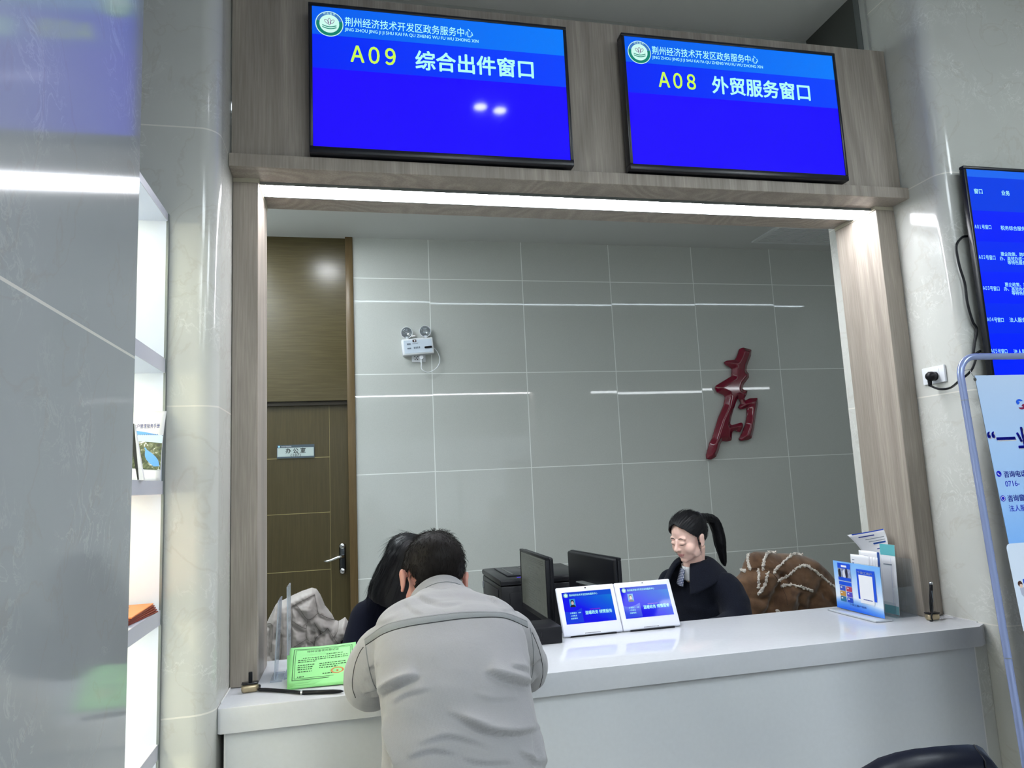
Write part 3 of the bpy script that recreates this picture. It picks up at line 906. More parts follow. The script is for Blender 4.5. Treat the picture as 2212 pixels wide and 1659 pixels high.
# ------------------------------------------------------------ emergency light and its socket
e0, e1, e2 = aY(868, 731, D - 0.06), aY(935, 726, D - 0.06), aY(871, 764, D - 0.06)
ew, eh = (e1 - e0).length, 0.122
ec = aY(903, 748, D - 0.06)
RX = Matrix.Rotation(math.radians(-4.5), 3, 'Y')
em = thing('emergency_light', 'white twin-head emergency light mounted on the tiled wall', 'emergency light', (ec.x, D, ec.z), rot=RX)
mb = MB().box((-ew / 2, -0.062, -eh / 2), (ew / 2, -0.001, eh / 2), 0.007, 3)
hs = mb.build('housing', M_WHITEP, em, local=True, smooth='auto')
Fe = wm(em) @ frame((-ew / 2, -0.062, -eh / 2), (1, 0, 0), (0, 0, 1))
mb = MB(); mb.box((-ew / 2 + 0.012, -0.0635, -eh / 2 + 0.012), (ew / 2 - 0.012, -0.061, eh / 2 - 0.012), 0.001); mb.build('face_plate', mat('pale_blue_panel', srgb(206, 218, 232), 0.4), em, local=True)
mb = MB(); mb.box((ew * 0.20, -0.0655, -eh * 0.17), (ew * 0.44, -0.063, -eh * 0.05), 0.005, 3); mb.build('indicator_window', M_BLACKG, em, local=True)
quad(Fe, ew * .34, eh * .76, ew * .46, eh * .92, 0.003).build('logo_patch', mat('dark_print', srgb(60, 40, 40), 0.5), em)
quad(Fe, ew * .39, eh * .80, ew * .43, eh * .88, 0.0035).build('logo_mark', M_WHITEP, em)
M_GREY = mat('grey_print', srgb(120, 132, 146), 0.6)
mb = MB()
for i in range(9): quad(Fe, ew * (.32 + .022 * i), eh * .66, ew * (.333 + .022 * i), eh * .70, 0.003, mb)
for i in range(4): quad(Fe, ew * (.36 + .055 * i), eh * .36, ew * (.395 + .055 * i), eh * .48, 0.003, mb)
for (a, b) in ((.62, .72), (.36, .44)): quad(Fe, ew * .15, eh * a, ew * .27, eh * b, 0.003, mb)
pm = mb.build('printed_marks', M_GREY, em); pm['kind'] = 'stuff'
for sx, dz in ((-0.31, 0.0), (0.29, 0.0)):
    hx, hz = ew * sx, eh / 2 + 0.052
    nk = MB().cyl((hx, -0.03, eh / 2 - 0.002), (hx, -0.03, eh / 2 + 0.022), 0.011); nk.build('neck', M_WHITEP, em, local=True)
    Mh = Matrix.Translation((hx, -0.035, hz)) @ Matrix.Rotation(math.radians(90 + 10), 4, 'X')
    hd_ = MB().lathe([(0.012, -0.036), (0.030, -0.028), (0.041, -0.004), (0.044, 0.012), (0.042, 0.016), (0.039, 0.014)], 28, Mh, cap=False).build('lamp_head', M_WHITEP, em, local=True, smooth='auto')
    MB().lathe([(0.039, 0.012), (0.030, -0.004), (0.014, -0.018), (0.0, -0.02)], 28, Mh, cap=False).build('reflector', M_STEEL, hd_, local=True, smooth=True)
    MB().lathe([(0.0, 0.020), (0.02, 0.018), (0.039, 0.013), (0.039, 0.011), (0.0, 0.014)], 28, Mh).build('lens', M_CLEAR, hd_, local=True, smooth=True)
w0, w1, w2 = aY(889, 765, D), aY(919, 765, D), aY(889, 783, D)
ws = thing('wall_socket', 'white wall socket on the tiles just below the emergency light', 'socket', (w0.x, D, w2.z))
boxo('face_plate', (w0.x, D - 0.011, w2.z), (w1.x, D - 0.0005, w0.z + 0.004), M_WHITEP, ws, bevel=0.003)
mb = MB(); cxm = w0.x + (w1.x - w0.x) * .33; czm = (w0.z + w2.z) / 2
for dx, dz in ((-.012, .012), (.010, .012), (-.010, -.012), (.008, -.012), (0, 0.0)): mb.box((cxm + dx - .003, D - .0125, czm + dz - .003), (cxm + dx + .003, D - .0105, czm + dz + .003))
mb.build('contacts', M_BLACK, ws)
wc = thing('lamp_cord', 'white cord looping from the emergency light to the socket below it', 'cord', (w1.x, D, w0.z))
pxx = w0.x + (w1.x - w0.x) * .66
mb = MB(); mb.cyl((pxx, D - 0.0115, czm), (pxx, D - 0.045, czm), 0.018, 0.015); mb.cyl((pxx, D - 0.035, czm - 0.01), (pxx, D - 0.035, czm - 0.045), 0.008, 0.005); mb.build('plug', M_WHITEP, wc, smooth='auto')
lp = [(pxx, D - 0.035, czm - 0.045), aY(911, 797, D - .035), aY(922, 804, D - .03), aY(935, 801, D - .03), aY(946, 791, D - .03), aY(950, 778, D - .03), aY(947, 764, D - .03), aY(940, 754, D - .035), aY(936, 751, D - .035)]
MB().tube(bez(lp), 0.0032, 8).build('lead', M_WHITEP, wc, smooth=True)

# ------------------------------------------------------------ lit display shelf between the left pillars
XS, XB, Y0s, Y1s = -0.497, -0.862, 1.356, 2.098
sh = thing('display_shelf', 'tall white lit leaflet shelf with grey metal edge between two marble pillars', 'shelf', ((XS + XB) / 2, 1.72, 0))
M_SHELF = mat('white_lacquer', (0.76, 0.81, 0.92), 0.35)
M_EDGE = mat('lavender_grey_edge', srgb(196, 197, 208), 0.4)
boxo('back_panel', (XB - 0.012, Y0s, 0), (XB, Y1s, 2.20), M_SHELF, sh)
boxo('side_panel', (XB, Y1s - 0.014, 0), (XS - 0.004, Y1s, 2.20), M_SHELF, sh); boxo('side_panel', (XB, Y0s, 0), (XS - 0.004, Y0s + 0.014, 2.20), M_SHELF, sh)
M_SLED = mat('shelf_led', (0.9, 0.9, 0.9), 0.5, emit=(1.0, 0.93, 0.60), estr=SHELF_STRENGTH)
SHZ = [(2.178, 2.20), (1.745, 1.785), (1.417, 1.452), (1.08, 1.117), (0.747, 0.785), (0.41, 0.45), (0.04, 0.08)]
for i, (za, zb) in enumerate(SHZ):
    s = boxo('shelf_board', (XB, Y0s + 0.014, za), (XS - 0.002, Y1s - 0.014, zb), M_SHELF, sh)
    boxo('edge_band', (XS - 0.002, Y0s + 0.012, za), (XS, Y1s - 0.012, zb), M_EDGE, s)
    if i < 6:
        boxo('light_strip', (-0.690, Y0s + 0.05, za - 0.006), (-0.672, Y1s - 0.05, za - 0.0005), M_SLED, s)
boxo('edge_profile', (XS - 0.004, Y1s - 0.014, 0), (XS + 0.002, Y1s, 2.20), M_ALU, sh); boxo('edge_profile', (XS - 0.004, Y0s, 0), (XS + 0.002, Y0s + 0.014, 2.20), M_ALU, sh)

# booklets and papers on the shelf
M_PAPER = mat('white_paper', srgb(232, 232, 236), 0.6)
M_INKB = mat('deep_blue_ink', srgb(30, 50, 140), 0.5)
M_SKYP = mat('sky_blue_print', srgb(96, 160, 224), 0.5); M_PALEP = mat('pale_sky_print', srgb(190, 212, 238), 0.5)
k = NB('tree_photo_print'); k.out(k.ramp(k.noise(70, 6, 1.0), [(0.35, (0.012, 0.02, 0.012)), (0.5, (0.06, 0.085, 0.03)), (0.62, (0.16, 0.18, 0.10)), (0.66, (0.75, 0.78, 0.8))]), 0.5); M_TREE = k.m
M_GREY0 = mat('slate_print', srgb(110, 116, 150), 0.6)
M_DARKP = mat('near_black_print', (0.012, 0.014, 0.012), 0.5)
zb = 1.4522
bw, bh = 0.145, 0.188
bx1 = aY(346, 1037, 2.02).x
bk = thing('booklet', 'white booklet with blue water and tree photo cover standing on the lit shelf', 'booklet', (bx1 - bw / 2, 2.02, zb))
def bfn(u, v): return Vector((bx1 - bw + bw * u, 2.015 + 0.05 * v * v + 0.012 * math.sin(u * 2.6), zb + bh * v * (1 - .01 * u)))
g = MB().grid(bfn, 10, 16).build('pages', M_PAPER, bk, smooth=True, solid=0.003)
def patch(fn, u0, v0, u1, v1, m, nm, parent, lift=-0.003, nu=8, nv=8, wav=None, bow=None):
    def f(u, v):
        vv = v0 + (v1 - v0) * v
        uu = u0 + (u1 - u0) * u
        if bow: uu = bow(u, v)
        if wav: vv = v0 + wav(uu, 0) + (v1 + wav(uu, 1) - v0 - wav(uu, 0)) * v
        p = fn(uu, vv); return p + Vector((0, lift, 0))
    return MB().grid(f, nu, nv).build(nm, m, parent, smooth=True)
patch(bfn, 0.0, .20, 1, .52, M_TREE, 'cover_photo', bk, wav=lambda u, s: (0.12 * (1 - u) ** 1.5 - 0.05) if s == 0 else 0.04 * math.sin(u * 3))
patch(bfn, 0.0, .52, 1, .62, M_PALEP, 'cover_sky', bk, wav=lambda u, s: 0.04 * math.sin(u * 3) if s == 0 else 0.06 - 0.04 * u)
patch(bfn, 0.0, .62, 1, .66, M_SKYP, 'cover_wave', bk, wav=lambda u, s: (0.06 - 0.04 * u) if s == 0 else (0.07 - 0.12 * u * u + 0.02))
patch(bfn, .74, .20, .96, .47, M_SKYP, 'cover_lake', bk, lift=-0.0036, bow=lambda u, v: .93 - .22 * v + (.16 * math.sin(math.pi * min(1, v + .12)) + .03) * (u - .5))
Fb = frame(tuple(bfn(0, .74) + Vector((0, -0.012, 0))), (1, 0.0, 0), (0, 0.12, 1))
text('cover_title', '荆州市供水户管理服务手册', Fb, (bw * .30, 0.0), 0.0125, M_INKB, bk, bold=0.02, width=bw * .66)
mb = MB()
for i in range(14): quad(Fb, bw * (.45 + .036 * i), -0.0195, bw * (.466 + .036 * i), -0.0172, 0.0006, mb)
pm = mb.build('cover_subtitle', M_GREY0, bk); pm['kind'] = 'stuff'
# front booklets with dark spines, fanned at the near left of the same board
for i in range(5):
    x1 = aY(312 - i * 4, 1036, 1.865).x; tl = 0.135
    t = thing('booklet', 'dark spined booklet leaning at the left end of the lit shelf, %s' % ('foremost of the fan', 'second of the fan', 'third of the fan', 'fourth of the fan', 'rearmost of the fan')[i], 'booklet', (x1, 1.9 + .012 * i, zb), group='dark spined booklets')
    mb = MB(); mb.poly([(x1, 1.86 + .014 * i, zb), (x1 - .012, 1.86 + .014 * i, zb), (x1 - .036, 1.86 + .014 * i, zb + tl), (x1 - .024, 1.86 + .014 * i, zb + tl)], (-0.0, 0.010, 0)); mb.build('pages', M_PAPER, t)
    mb = MB(); mb.poly([(x1 - .0105, 1.8595 + .014 * i, zb + .001), (x1 - .0125, 1.8595 + .014 * i, zb + .001), (x1 - .0365, 1.8595 + .014 * i, zb + tl), (x1 - .0245, 1.8595 + .014 * i, zb + tl)], (0, 0.0112, 0)); mb.build('spine', M_DARKP, t)
# orange folders and papers
zc = 1.1174
M_ORANGE = mat('orange_card', srgb(226, 136, 76), 0.5, noise_amt=0.04); M_RED = mat('dark_red_card', srgb(130, 44, 22), 0.5)
for i in range(5):
    t = thing('folder', '%s folder in the small stack on the lit shelf' % ('lowest dark red', 'second dark red', 'third dark red', 'fourth dark red', 'topmost orange')[i], 'folder', (-0.66, 1.95, zc + 0.004 * i), group='folders on the lit shelf')
    a = math.radians(-6 + 2 * i)
    Mf = Matrix.Translation((-0.615, 1.945, zc + 0.0005 + 0.0044 * i)) @ Matrix.Rotation(a, 4, 'Z')
    MB().box((-0.11, -0.10, 0), (0.11, 0.115, 0.0038), 0.001, 1, Mf).build('cover', M_ORANGE if i == 4 else M_RED, t)
    if i == 4:
        MB().box((0.055, 0.02, 0.0038), (0.066, 0.065, 0.0043), M=Mf).build('printed_title', mat('brown_print', srgb(120, 60, 40), 0.5), t)
def sheet(name, label, cat, M, w, h, m=None, curl=0.0, group=None, marks=0):
    t = thing(name, label, cat, tuple(M.translation), group=group)
    MB().grid(lambda u, v: M @ Vector((w * u, h * v, curl * math.sin(u * 3.1) * math.sin(v * 2.5))), 10, 10).build('sheet', m or M_PAPER, t, smooth=True, solid=0.0012)
    if marks:
        mb = MB()
        for i in range(marks):
            mb.poly([M @ Vector((w * .15, h * (.85 - .11 * i), .0018 + curl * .9)), M @ Vector((w * (.45 + .4 * random.random()), h * (.85 - .11 * i), .0018 + curl * .9)), M @ Vector((w * .6, h * (.87 - .11 * i), .0018 + curl * .9)), M @ Vector((w * .15, h * (.87 - .11 * i), .0018 + curl * .9))])
        pm = mb.build('print_lines', M_GREY, t); pm['kind'] = 'stuff'
    return t
sheet('paper_sheet', 'white printed sheet in front of the orange folder on the lit shelf', 'paper', Matrix.Translation((-0.72, 1.62, zc + 0.001)), 0.19, 0.20, marks=3)
sheet('paper_sheet', 'white patterned sheet lying on the lowest visible lit shelf', 'paper', Matrix.Translation((-0.74, 1.72, 0.7862)) @ Matrix.Rotation(0.1, 4, 'Z'), 0.21, 0.297, curl=0.004, marks=4)

# ------------------------------------------------------------ evaluation tablets on the counter
M_TABW = mat('tablet_white', srgb(222, 224, 236), 0.3)


def tablet(i, x0, label, code):
    W = 0.2305
    F = frame((x0, 2.570 + 0.004 * i, ZC + 0.006), (1, 0.017, 0), (0, 0.075, 0.165))
    H = 0.178
    t = thing('evaluation_tablet', label, 'tablet', (x0 + W / 2, 2.61, ZC), group='white tablets on the counter')
    M3 = F
    mb = MB().box((0.0006, 0, -0.014), (W - 0.0006, H, 0), 0.005, 3, M3)
    mb.build('housing', M_TABW, t, smooth='auto')
    k = NB('tablet_picture_%d' % i)
    g = k.xyz(k.tc.outputs['Generated'])
    gx, gz = g[0], g[2]
    n = k.math('ADD', k.math('MULTIPLY', gx, 0.55), k.math('MULTIPLY', gz, 0.5))
    wob = k.math('ADD', n, k.math('MULTIPLY', k.math('SUBTRACT', k.noise(9, 2, 0.4), 0.5), 0.25))
    col = k.ramp(wob, [(0.15, srgb(24, 12, 236)), (0.45, srgb(14, 20, 240)), (0.75, srgb(10, 90, 226)), (1.0, srgb(14, 130, 216))])
    head = k.math('GREATER_THAN', gz, 0.84)
    col = k.mix(head, col, k.ramp(gx, [(0.0, srgb(16, 44, 214)), (1.0, srgb(14, 84, 214))]))
    k.val(k.b.inputs['Emission Color'], col); k.b.inputs['Emission Strength'].default_value = 0.95
    k.b.inputs['Base Color'].default_value = (0.004, 0.004, 0.01, 1)
    k.out(None, 0.05, 0.08)
    a, b, c, d = 0.085 * W, 0.235 * H, 0.925 * W, 0.885 * H
    mb = MB().box((a, b, -0.003), (c, d, 0.0008), M=M3)
    sc = mb.build('screen', k.m, t)
    Fs = F @ Matrix.Translation((a, b, 0.0008)); SW, SH = c - a, d - b
    disc(Fs, SW * .075, SH * .90, 0, SH * .072, 0.0004).build('emblem', M_EMW, sc); disc(Fs, SW * .075, SH * .90, SH * .05, SH * .062, 0.0006).build('emblem_ring', M_EMG, sc)
    text('heading', '荆州经济技术开发区政务服务中心', Fs, (SW * .145, SH * .868), SH * .074, M_CYAN, sc, bold=.012, width=SW * .57, lift=.0005)
    text('slogan', '温暖政务 倾情服务', Fs, (SW * .40, SH * .265), SH * .125, M_CYAN, sc, bold=.018, width=SW * .545, lift=.0005)
    for j, s in enumerate(('办事窗口   ' + code, '人员姓名', '技能等级')):
        text('field', s, Fs, (SW * .10, SH * (.315 - .085 * j)), SH * .056, M_CYAN, sc, bold=.008, lift=.0005)
    mb = MB()
    for j in range(9): quad(Fs, SW * (.505 + .024 * j), SH * .395, SW * (.522 + .024 * j), SH * .425, .0005, mb)
    pm = mb.build('caption_marks', emat('violet_glyph', srgb(120, 0, 200)), sc); pm['kind'] = 'stuff'
    # lighter lower left card
    pts = [(0.0, .40), (.10, .37), (.24, .40), (.345, .47), (.345, .02), (0.0, .02)]
    MB().poly([Fs @ Vector((SW * x, SH * y, .0002)) for x, y in pts]).build('card', emat('card_blue', srgb(12, 60, 226), .95), sc)
    # portrait: pale blue ground, dark hair, face, dark jacket
    px, py, pw, ph = SW * .125, SH * .52, SW * .115, SH * .26
    po = quad(Fs, px, py, px + pw, py + ph, .0006).build('portrait', emat('portrait_ground', srgb(60, 150, 214), .95), sc)
    MB().poly([Fs @ Vector((px + pw * x, py + ph * y, .0008)) for x, y in ((.02, 0), (.98, 0), (.92, .18), (.65, .30), (.35, .30), (.08, .18))]).build('portrait_jacket', emat('portrait_dark', (0.01, 0.012, 0.02)), po)
    disc(Fs, px + pw * .5, py + ph * .60, 0, pw * .30, .0009, sy=1.25).build('portrait_hair', emat('portrait_dark', (0, 0, 0)), po)
    disc(Fs, px + pw * .5, py + ph * .50, 0, pw * .22, .0010, sy=1.35).build('portrait_face', emat('portrait_face', srgb(206, 186, 180)), po)
    mb = MB().cyl(F @ Vector((W * .5, H * .955, -0.001)), F @ Vector((W * .5, H * .955, 0.0006)), 0.0028, n=14); mb.build('camera_lens', M_BLACKG, t)
    mb = MB()
    for j in range(12): mb.box((W * (.36 + .022 * j), H * .030, -0.0002), (W * (.373 + .022 * j), H * .042, 0.0005), M=M3)
    mb.build('speaker_slots', M_BLACK, t)
    mb = MB(); mb.box((x0 + W * .12, 2.573, ZC + 0.0004), (x0 + W * .88, 2.60, ZC + 0.0058)); mb.build('foot', M_BLACK, t)
    mb = MB(); mb.poly([F @ Vector(p) for p in ((W * .2, 0.13, -0.013), (W * .8, 0.13, -0.013), (W * .8, 0.012, -0.013), (W * .2, 0.012, -0.013))])
    p0, p1 = F @ Vector((W * .25, .10, -.013)), F @ Vector((W * .75, .10, -.013))
    mb = MB().poly([p0, p1, Vector((p1.x, 2.662, ZC + 0.0005)), Vector((p0.x, 2.662, ZC + 0.0005))], (0, -0.006, 0.0)); mb.build('rear_prop', M_TABW, t)
    return t


tablet(0, 0.7305, 'left white evaluation tablet with blue screen on the counter, next to the black box', 'A09')
tablet(1, 0.9615, 'right white evaluation tablet with blue screen on the counter, in front of the seated clerk', 'A08')

# black mini computer on the counter
pz = aY(1217, 1352, 2.51).z
mc = thing('mini_computer', 'low black computer box on the counter left of the white tablets', 'computer', (0.6, 2.58, ZC))
boxo('case', (0.43, 2.508, ZC + 0.001), (0.708, 2.655, pz), mat('matte_black', (0.008, 0.008, 0.011), 0.45, spec=0.3), mc, bevel=0.003)
mb = MB()
for i in range(11): mb.box((0.555 + i * 0.0075, 2.507, ZC + 0.028), (0.558 + i * 0.0075, 2.5085, pz - 0.014))
mb.build('vent_slots', M_BLACKG, mc)
mb = MB(); mb.box((0.585, 2.507, ZC + 0.010), (0.603, 2.5083, ZC + 0.017)); mb.build('port', M_ALU, mc)
boxo('port', (0.617, 2.507, ZC + 0.011), (0.636, 2.5083, ZC + 0.0145), M_BLACKG, mc)
boxo('foot', (0.44, 2.515, ZC), (0.70, 2.65, ZC + 0.0012), M_BLACK, mc)

# ------------------------------------------------------------ monitors
def monitor(name, label, pn, pf, zt, zb, face, zfoot, textlines=False, foot_len=0.10):
    """pn, pf: near and far bottom corners (x,y); face=+1/-1 side of the screen along the cross direction"""
    t = thing(name, label, 'monitor', ((pn[0] + pf[0]) / 2, (pn[1] + pf[1]) / 2, zfoot), group='desk monitors')
    d = Vector((pf[0] - pn[0], pf[1] - pn[1], 0)); W = d.length; H = zt - zb
    xd = -d.normalized() if face < 0 else d.normalized()
    o = Vector((pf[0], pf[1], zb)) if face < 0 else Vector((pn[0], pn[1], zb))
    F = frame(o, xd, (0, 0, 1))
    # z of frame = out of the screen
    bz = MB()
    b = 0.011
    bz.box((0, 0, -0.016), (W, 0.020, 0.0), 0.002, 2, F); bz.box((0, H - b, -0.016), (W, H, 0.0), 0.002, 2, F)
    bz.box((0, 0.020, -0.016), (b, H - b, 0.0), 0.002, 2, F); bz.box((W - b, 0.020, -0.016), (W, H - b, 0.0), 0.002, 2, F)
    bz.build('bezel', M_BLACK, t, smooth='auto')
    MB().box((0.002, 0.002, -0.034), (W - 0.002, H - 0.002, -0.012), 0.010, 3, F).build('rear_shell', M_BLACK, t, smooth='auto')
    k = NB('monitor_page_%s' % ('a' if textlines else 'b'))
    g = k.xyz(k.tc.outputs['Generated'])
    k.val(k.b.inputs['Emission Color'], k.ramp(k.noise(60, 2), [(0.3, srgb(84, 90, 84)), (0.7, srgb(96, 102, 95))]))
    k.b.inputs['Emission Strength'].default_value = 0.5; k.b.inputs['Base Color'].default_value = (0.01, 0.01, 0.01, 1); k.out(None, 0.25, 0.4)
    sc = MB().box((b, 0.020, -0.006), (W - b, H - b, -0.0015), M=F).build('screen', k.m, t)
    if textlines:
        mb = MB()
        random.seed(4)
        for i in range(17):
            y = 0.035 + (H - 0.075) * i / 17
            x = W * (.30 + .04 * random.random())
            quad(F, x, y, x + W * (.2 + .25 * random.random()), y + 0.0022, -0.0010, mb)
        for i in range(3): quad(F, W * .06, H - 0.022 - .007 * i, W * .9, H - 0.0205 - .007 * i, -0.0010, mb)
        pm = mb.build('page_lines', emat('page_ink', srgb(62, 68, 62), .5), sc); pm['kind'] = 'stuff'
    mid = F @ Vector((W / 2, H * .45, -0.034))
    zdir = (F.to_3x3() @ Vector((0, 0, 1))).normalized()
    base = Vector((mid.x, mid.y, zfoot)) - zdir * 0.03
    hb = MB(); hb.box((W / 2 - 0.055, H * .18, -0.062), (W / 2 + 0.055, H * .50, -0.033), 0.008, 2, F); hb.build('hinge_block', M_BLACK, t, smooth='auto')
    MB().box((W / 2 - 0.07, H * .50, -0.068), (W / 2 + 0.07, H * .525, -0.034), 0.003, 2, F).build('hinge_cover', M_ALU, t, smooth='auto')
    top = F @ Vector((W / 2, H * .20, -0.052))
    MB().tube([top, (base.x, base.y, zfoot + 0.03), (base.x, base.y, zfoot + 0.008)], 0.018, 14).build('stand_neck', M_BLACK, t, smooth='auto')
    MB().lathe([(0.001, 0), (0.072, 0), (0.074, 0.004), (0.07, 0.009), (0.03, 0.013), (0.0, 0.013)], 36, Matrix.Translation((base.x, base.y, zfoot))).build('stand_base', M_BLACK, t, smooth='auto')
    return t


monitor('monitor', 'black desk monitor with grey document page turned towards the left clerk', (0.704, 2.675), (0.700, 3.09), 1.116, 0.872, -1, 0.7055, True)
monitor('monitor', 'black desk monitor seen from behind, in front of the clerk with the ponytail', (1.030, 2.735), (0.968, 3.17), 1.088, 0.842, +1, 0.7055)

# ------------------------------------------------------------ printer on its cabinet
zp = 0.97
pA, pB, pC = aZ(1081, 1253, zp), aZ(1039.5, 1228.7, zp), aZ(1238, 1231, zp)
px0, px1, py0, py1 = pA.x, 1.06, pA.y, pB.y
cbn = thing('printer_cabinet', 'low grey cabinet under the black printer behind the desk', 'cabinet', ((px0 + px1) / 2, (py0 + py1) / 2, 0))
boxo('body', (px0 - 0.02, py0 - 0.02, 0), (px1 + 0.02, py1 + 0.02, 0.62), M_FRONT, cbn, bevel=0.004)
pr = thing('printer', 'large black laser printer standing behind the desk monitors', 'printer', ((px0 + px1) / 2, (py0 + py1) / 2, 0.62))
M_PRN = mat('printer_black', (0.011, 0.0115, 0.014), 0.36, spec=0.35)
boxo('body', (px0, py0, 0.6205), (px1, py1, zp - 0.03), M_PRN, pr, bevel=0.008)
boxo('top_cover', (px0 - 0.003, py0 - 0.003, zp - 0.0285), (px1 + 0.003, py1 + 0.003, zp), M_PRN, pr, bevel=0.009)
boxo('top_flap', (px0 + 0.05, py0 + 0.08, zp + 0.0005), (px0 + 0.27, py1 - 0.06, zp + 0.007), mat('printer_flap', (0.016, 0.017, 0.022), 0.3, spec=0.35), pr, bevel=0.002)
boxo('flap_slot', (px0 + 0.075, py0 + 0.10, zp + 0.0072), (px0 + 0.085, py1 - 0.12, zp + 0.0082), M_BLACKG, pr)
boxo('flap_slot', (px0 + 0.16, py0 + 0.16, zp + 0.0072), (px0 + 0.168, py1 - 0.08, zp + 0.0082), M_BLACKG, pr)
boxo('status_light', (px0 + 0.085, py0 + 0.028, zp + 0.0005), (px0 + 0.12, py0 + 0.048, zp + 0.0012), emat('violet_led', srgb(70, 40, 220)), pr)
boxo('side_panel', (px0 - 0.0045, py0 + 0.05, 0.66), (px0 - 0.0005, py1 - 0.06, zp - 0.05), mat('printer_side', (0.018, 0.018, 0.02), 0.42, spec=0.3), pr, bevel=0.0015)
boxo('front_door', (px0 + 0.04, py0 - 0.0045, 0.68), (px1 - 0.03, py0 - 0.0005, zp - 0.06), M_PRN, pr, bevel=0.0015)
MB().cyl((px0 - 0.0048, py1 - 0.03, zp - 0.075), (px0 - 0.0005, py1 - 0.03, zp - 0.075), 0.018, n=24).build('round_badge', mat('badge_grey', srgb(110, 114, 122), 0.35), pr)
Fp = frame((px0 - 0.005, py0 + 0.085, 0.775), (0, -1, 0), (0, 0, 1))
st = quad(Fp, 0, 0, 0.042, 0.052, 0.0006).build('sticker', M_PAPER, pr)
quad(Fp, 0, 0.034, 0.042, 0.052, 0.0010).build('sticker_band', M_SKYP, pr)

# ------------------------------------------------------------ green certificates
M_GREENP = mat('mint_green_paper', srgb(150, 226, 146), 0.55)
M_GINK = mat('dark_green_ink', srgb(44, 86, 44), 0.6); M_STAMP = mat('red_stamp_ink', srgb(196, 120, 70), 0.6)
gx0, gw, gh = -0.196, 0.196, 0.142
ords = ('lowest of the fanned pile', 'second from the bottom of the pile', 'third from the bottom of the pile', 'fourth from the bottom of the pile', 'just under the topmost certificate')
for i in range(6):
    a = math.radians(29.5 + 0.9 * i)
    rz = math.radians((5.0, -3.0, 2.6, -1.5, 1.2, 0)[i])
    dx = (0.0, 0.010, 0.002, 0.008, 0.0, 0.0)[i]
    o = Vector((gx0 + dx, 2.262 + 0.002 * i, ZC + 0.0015 + 0.0022 * i))
    R = Matrix.Translation(o) @ Matrix.Rotation(rz, 4, 'Z') @ Matrix.Rotation(a, 4, 'X')
    top = i == 5
    t = thing('certificate', ('green certificate with printed form and red stamp, topmost of the fanned pile on the counter' if top else 'green certificate sheet on the counter, ' + ords[i]), 'certificate', tuple(o), group='green certificates on the counter')
    fn = lambda u, v, R=R: R @ Vector((gw * u, gh * v, 0.010 * math.sin(math.pi * v) * (0.6 + 0.4 * u) - 0.004 * math.sin(math.pi * u) * v))
    MB().grid(fn, 12, 12).build('sheet', M_GREENP, t, smooth=True, solid=0.0018)
    if top:
        def gline(u0, v0, u1, v1, mb):
            n = 8
            for s in range(n):
                ua, ub = u0 + (u1 - u0) * s / n, u0 + (u1 - u0) * (s + 1) / n
                L = R.to_3x3() @ Vector((0, 0, 0.0016))
                mb.poly([fn(ua, v0) + L, fn(ub, v0) + L, fn(ub, v1) + L, fn(ua, v1) + L])
        for nm, ins, th in (('border', .055, .010), ('inner_border', .085, .006)):
            mb = MB()
            gline(ins, ins * 1.3, 1 - ins, ins * 1.3 + th * 1.4, mb); gline(ins, 1 - ins * 1.3 - th * 1.4, 1 - ins, 1 - ins * 1.3, mb)
            n = 8
            L = R.to_3x3() @ Vector((0, 0, 0.0016))
            for u in (ins, 1 - ins - th):
                for s in range(n):
                    va, vb = ins * 1.3 + (1 - 2.6 * ins) * s / n, ins * 1.3 + (1 - 2.6 * ins) * (s + 1) / n
                    mb.poly([fn(u, va) + L, fn(u + th, va) + L, fn(u + th, vb) + L, fn(u, vb) + L])
            mb.build(nm, M_GINK, t)
        Fg = frame(tuple(fn(0.0, 0.755) + R.to_3x3() @ Vector((0, 0, 0.0062))), tuple((fn(1, .8) - fn(0, .8))), tuple(fn(.5, .9) - fn(.5, .75)))
        text('certificate_title', '特种设备使用登记证', Fg, (gw * .5, -0.002), 0.0105, M_GINK, t, bold=.012, align='CENTER', lift=0.0006)
        mb = MB(); random.seed(9)
        for (u0, u1, v) in ((.55, .80, .69), (.20, .88, .62), (.13, .88, .565), (.13, .40, .515), (.13, .38, .43), (.45, .85, .43), (.13, .36, .375), (.45, .86, .375), (.13, .34, .32), (.45, .72, .32), (.14, .34, .26), (.50, .66, .17), (.13, .24, .14)):
            u = u0
            while u < u1:
                L = 0.012 + .03 * random.random(); gline(u, v, min(u + L, u1), v + .022, mb); u += L + .012
        pm = mb.build('form_lines', M_GINK, t); pm['kind'] = 'stuff'
        mb = MB()
        for s in range(22):
            aa = s / 22 * 2 * math.pi
            gline(.72 + .085 * math.cos(aa) - .016, .22 + .065 * math.sin(aa), .72 + .085 * math.cos(aa) + .012, .22 + .065 * math.sin(aa) + .02, mb)
        gline(.705, .20, .735, .24, mb)
        mb.build('stamp', M_STAMP, t)

# ------------------------------------------------------------ pens and holders
def pen_holder(name, label, x, y, rz):
    t = thing(name, label, 'pen holder', (x, y, ZC), rotz=rz)
    mb = MB().box((-0.024, -0.014, 0), (0.024, 0.014, 0.024), 0.010, 4)
    mb.build('base', M_GOLD, t, local=True, smooth='auto')
    MB().box((-0.023, -0.013, 0.0235), (0.023, 0.013, 0.0275), 0.0015, 2).build('top_plate', M_BLACKG, t, local=True, smooth='auto')
    return t


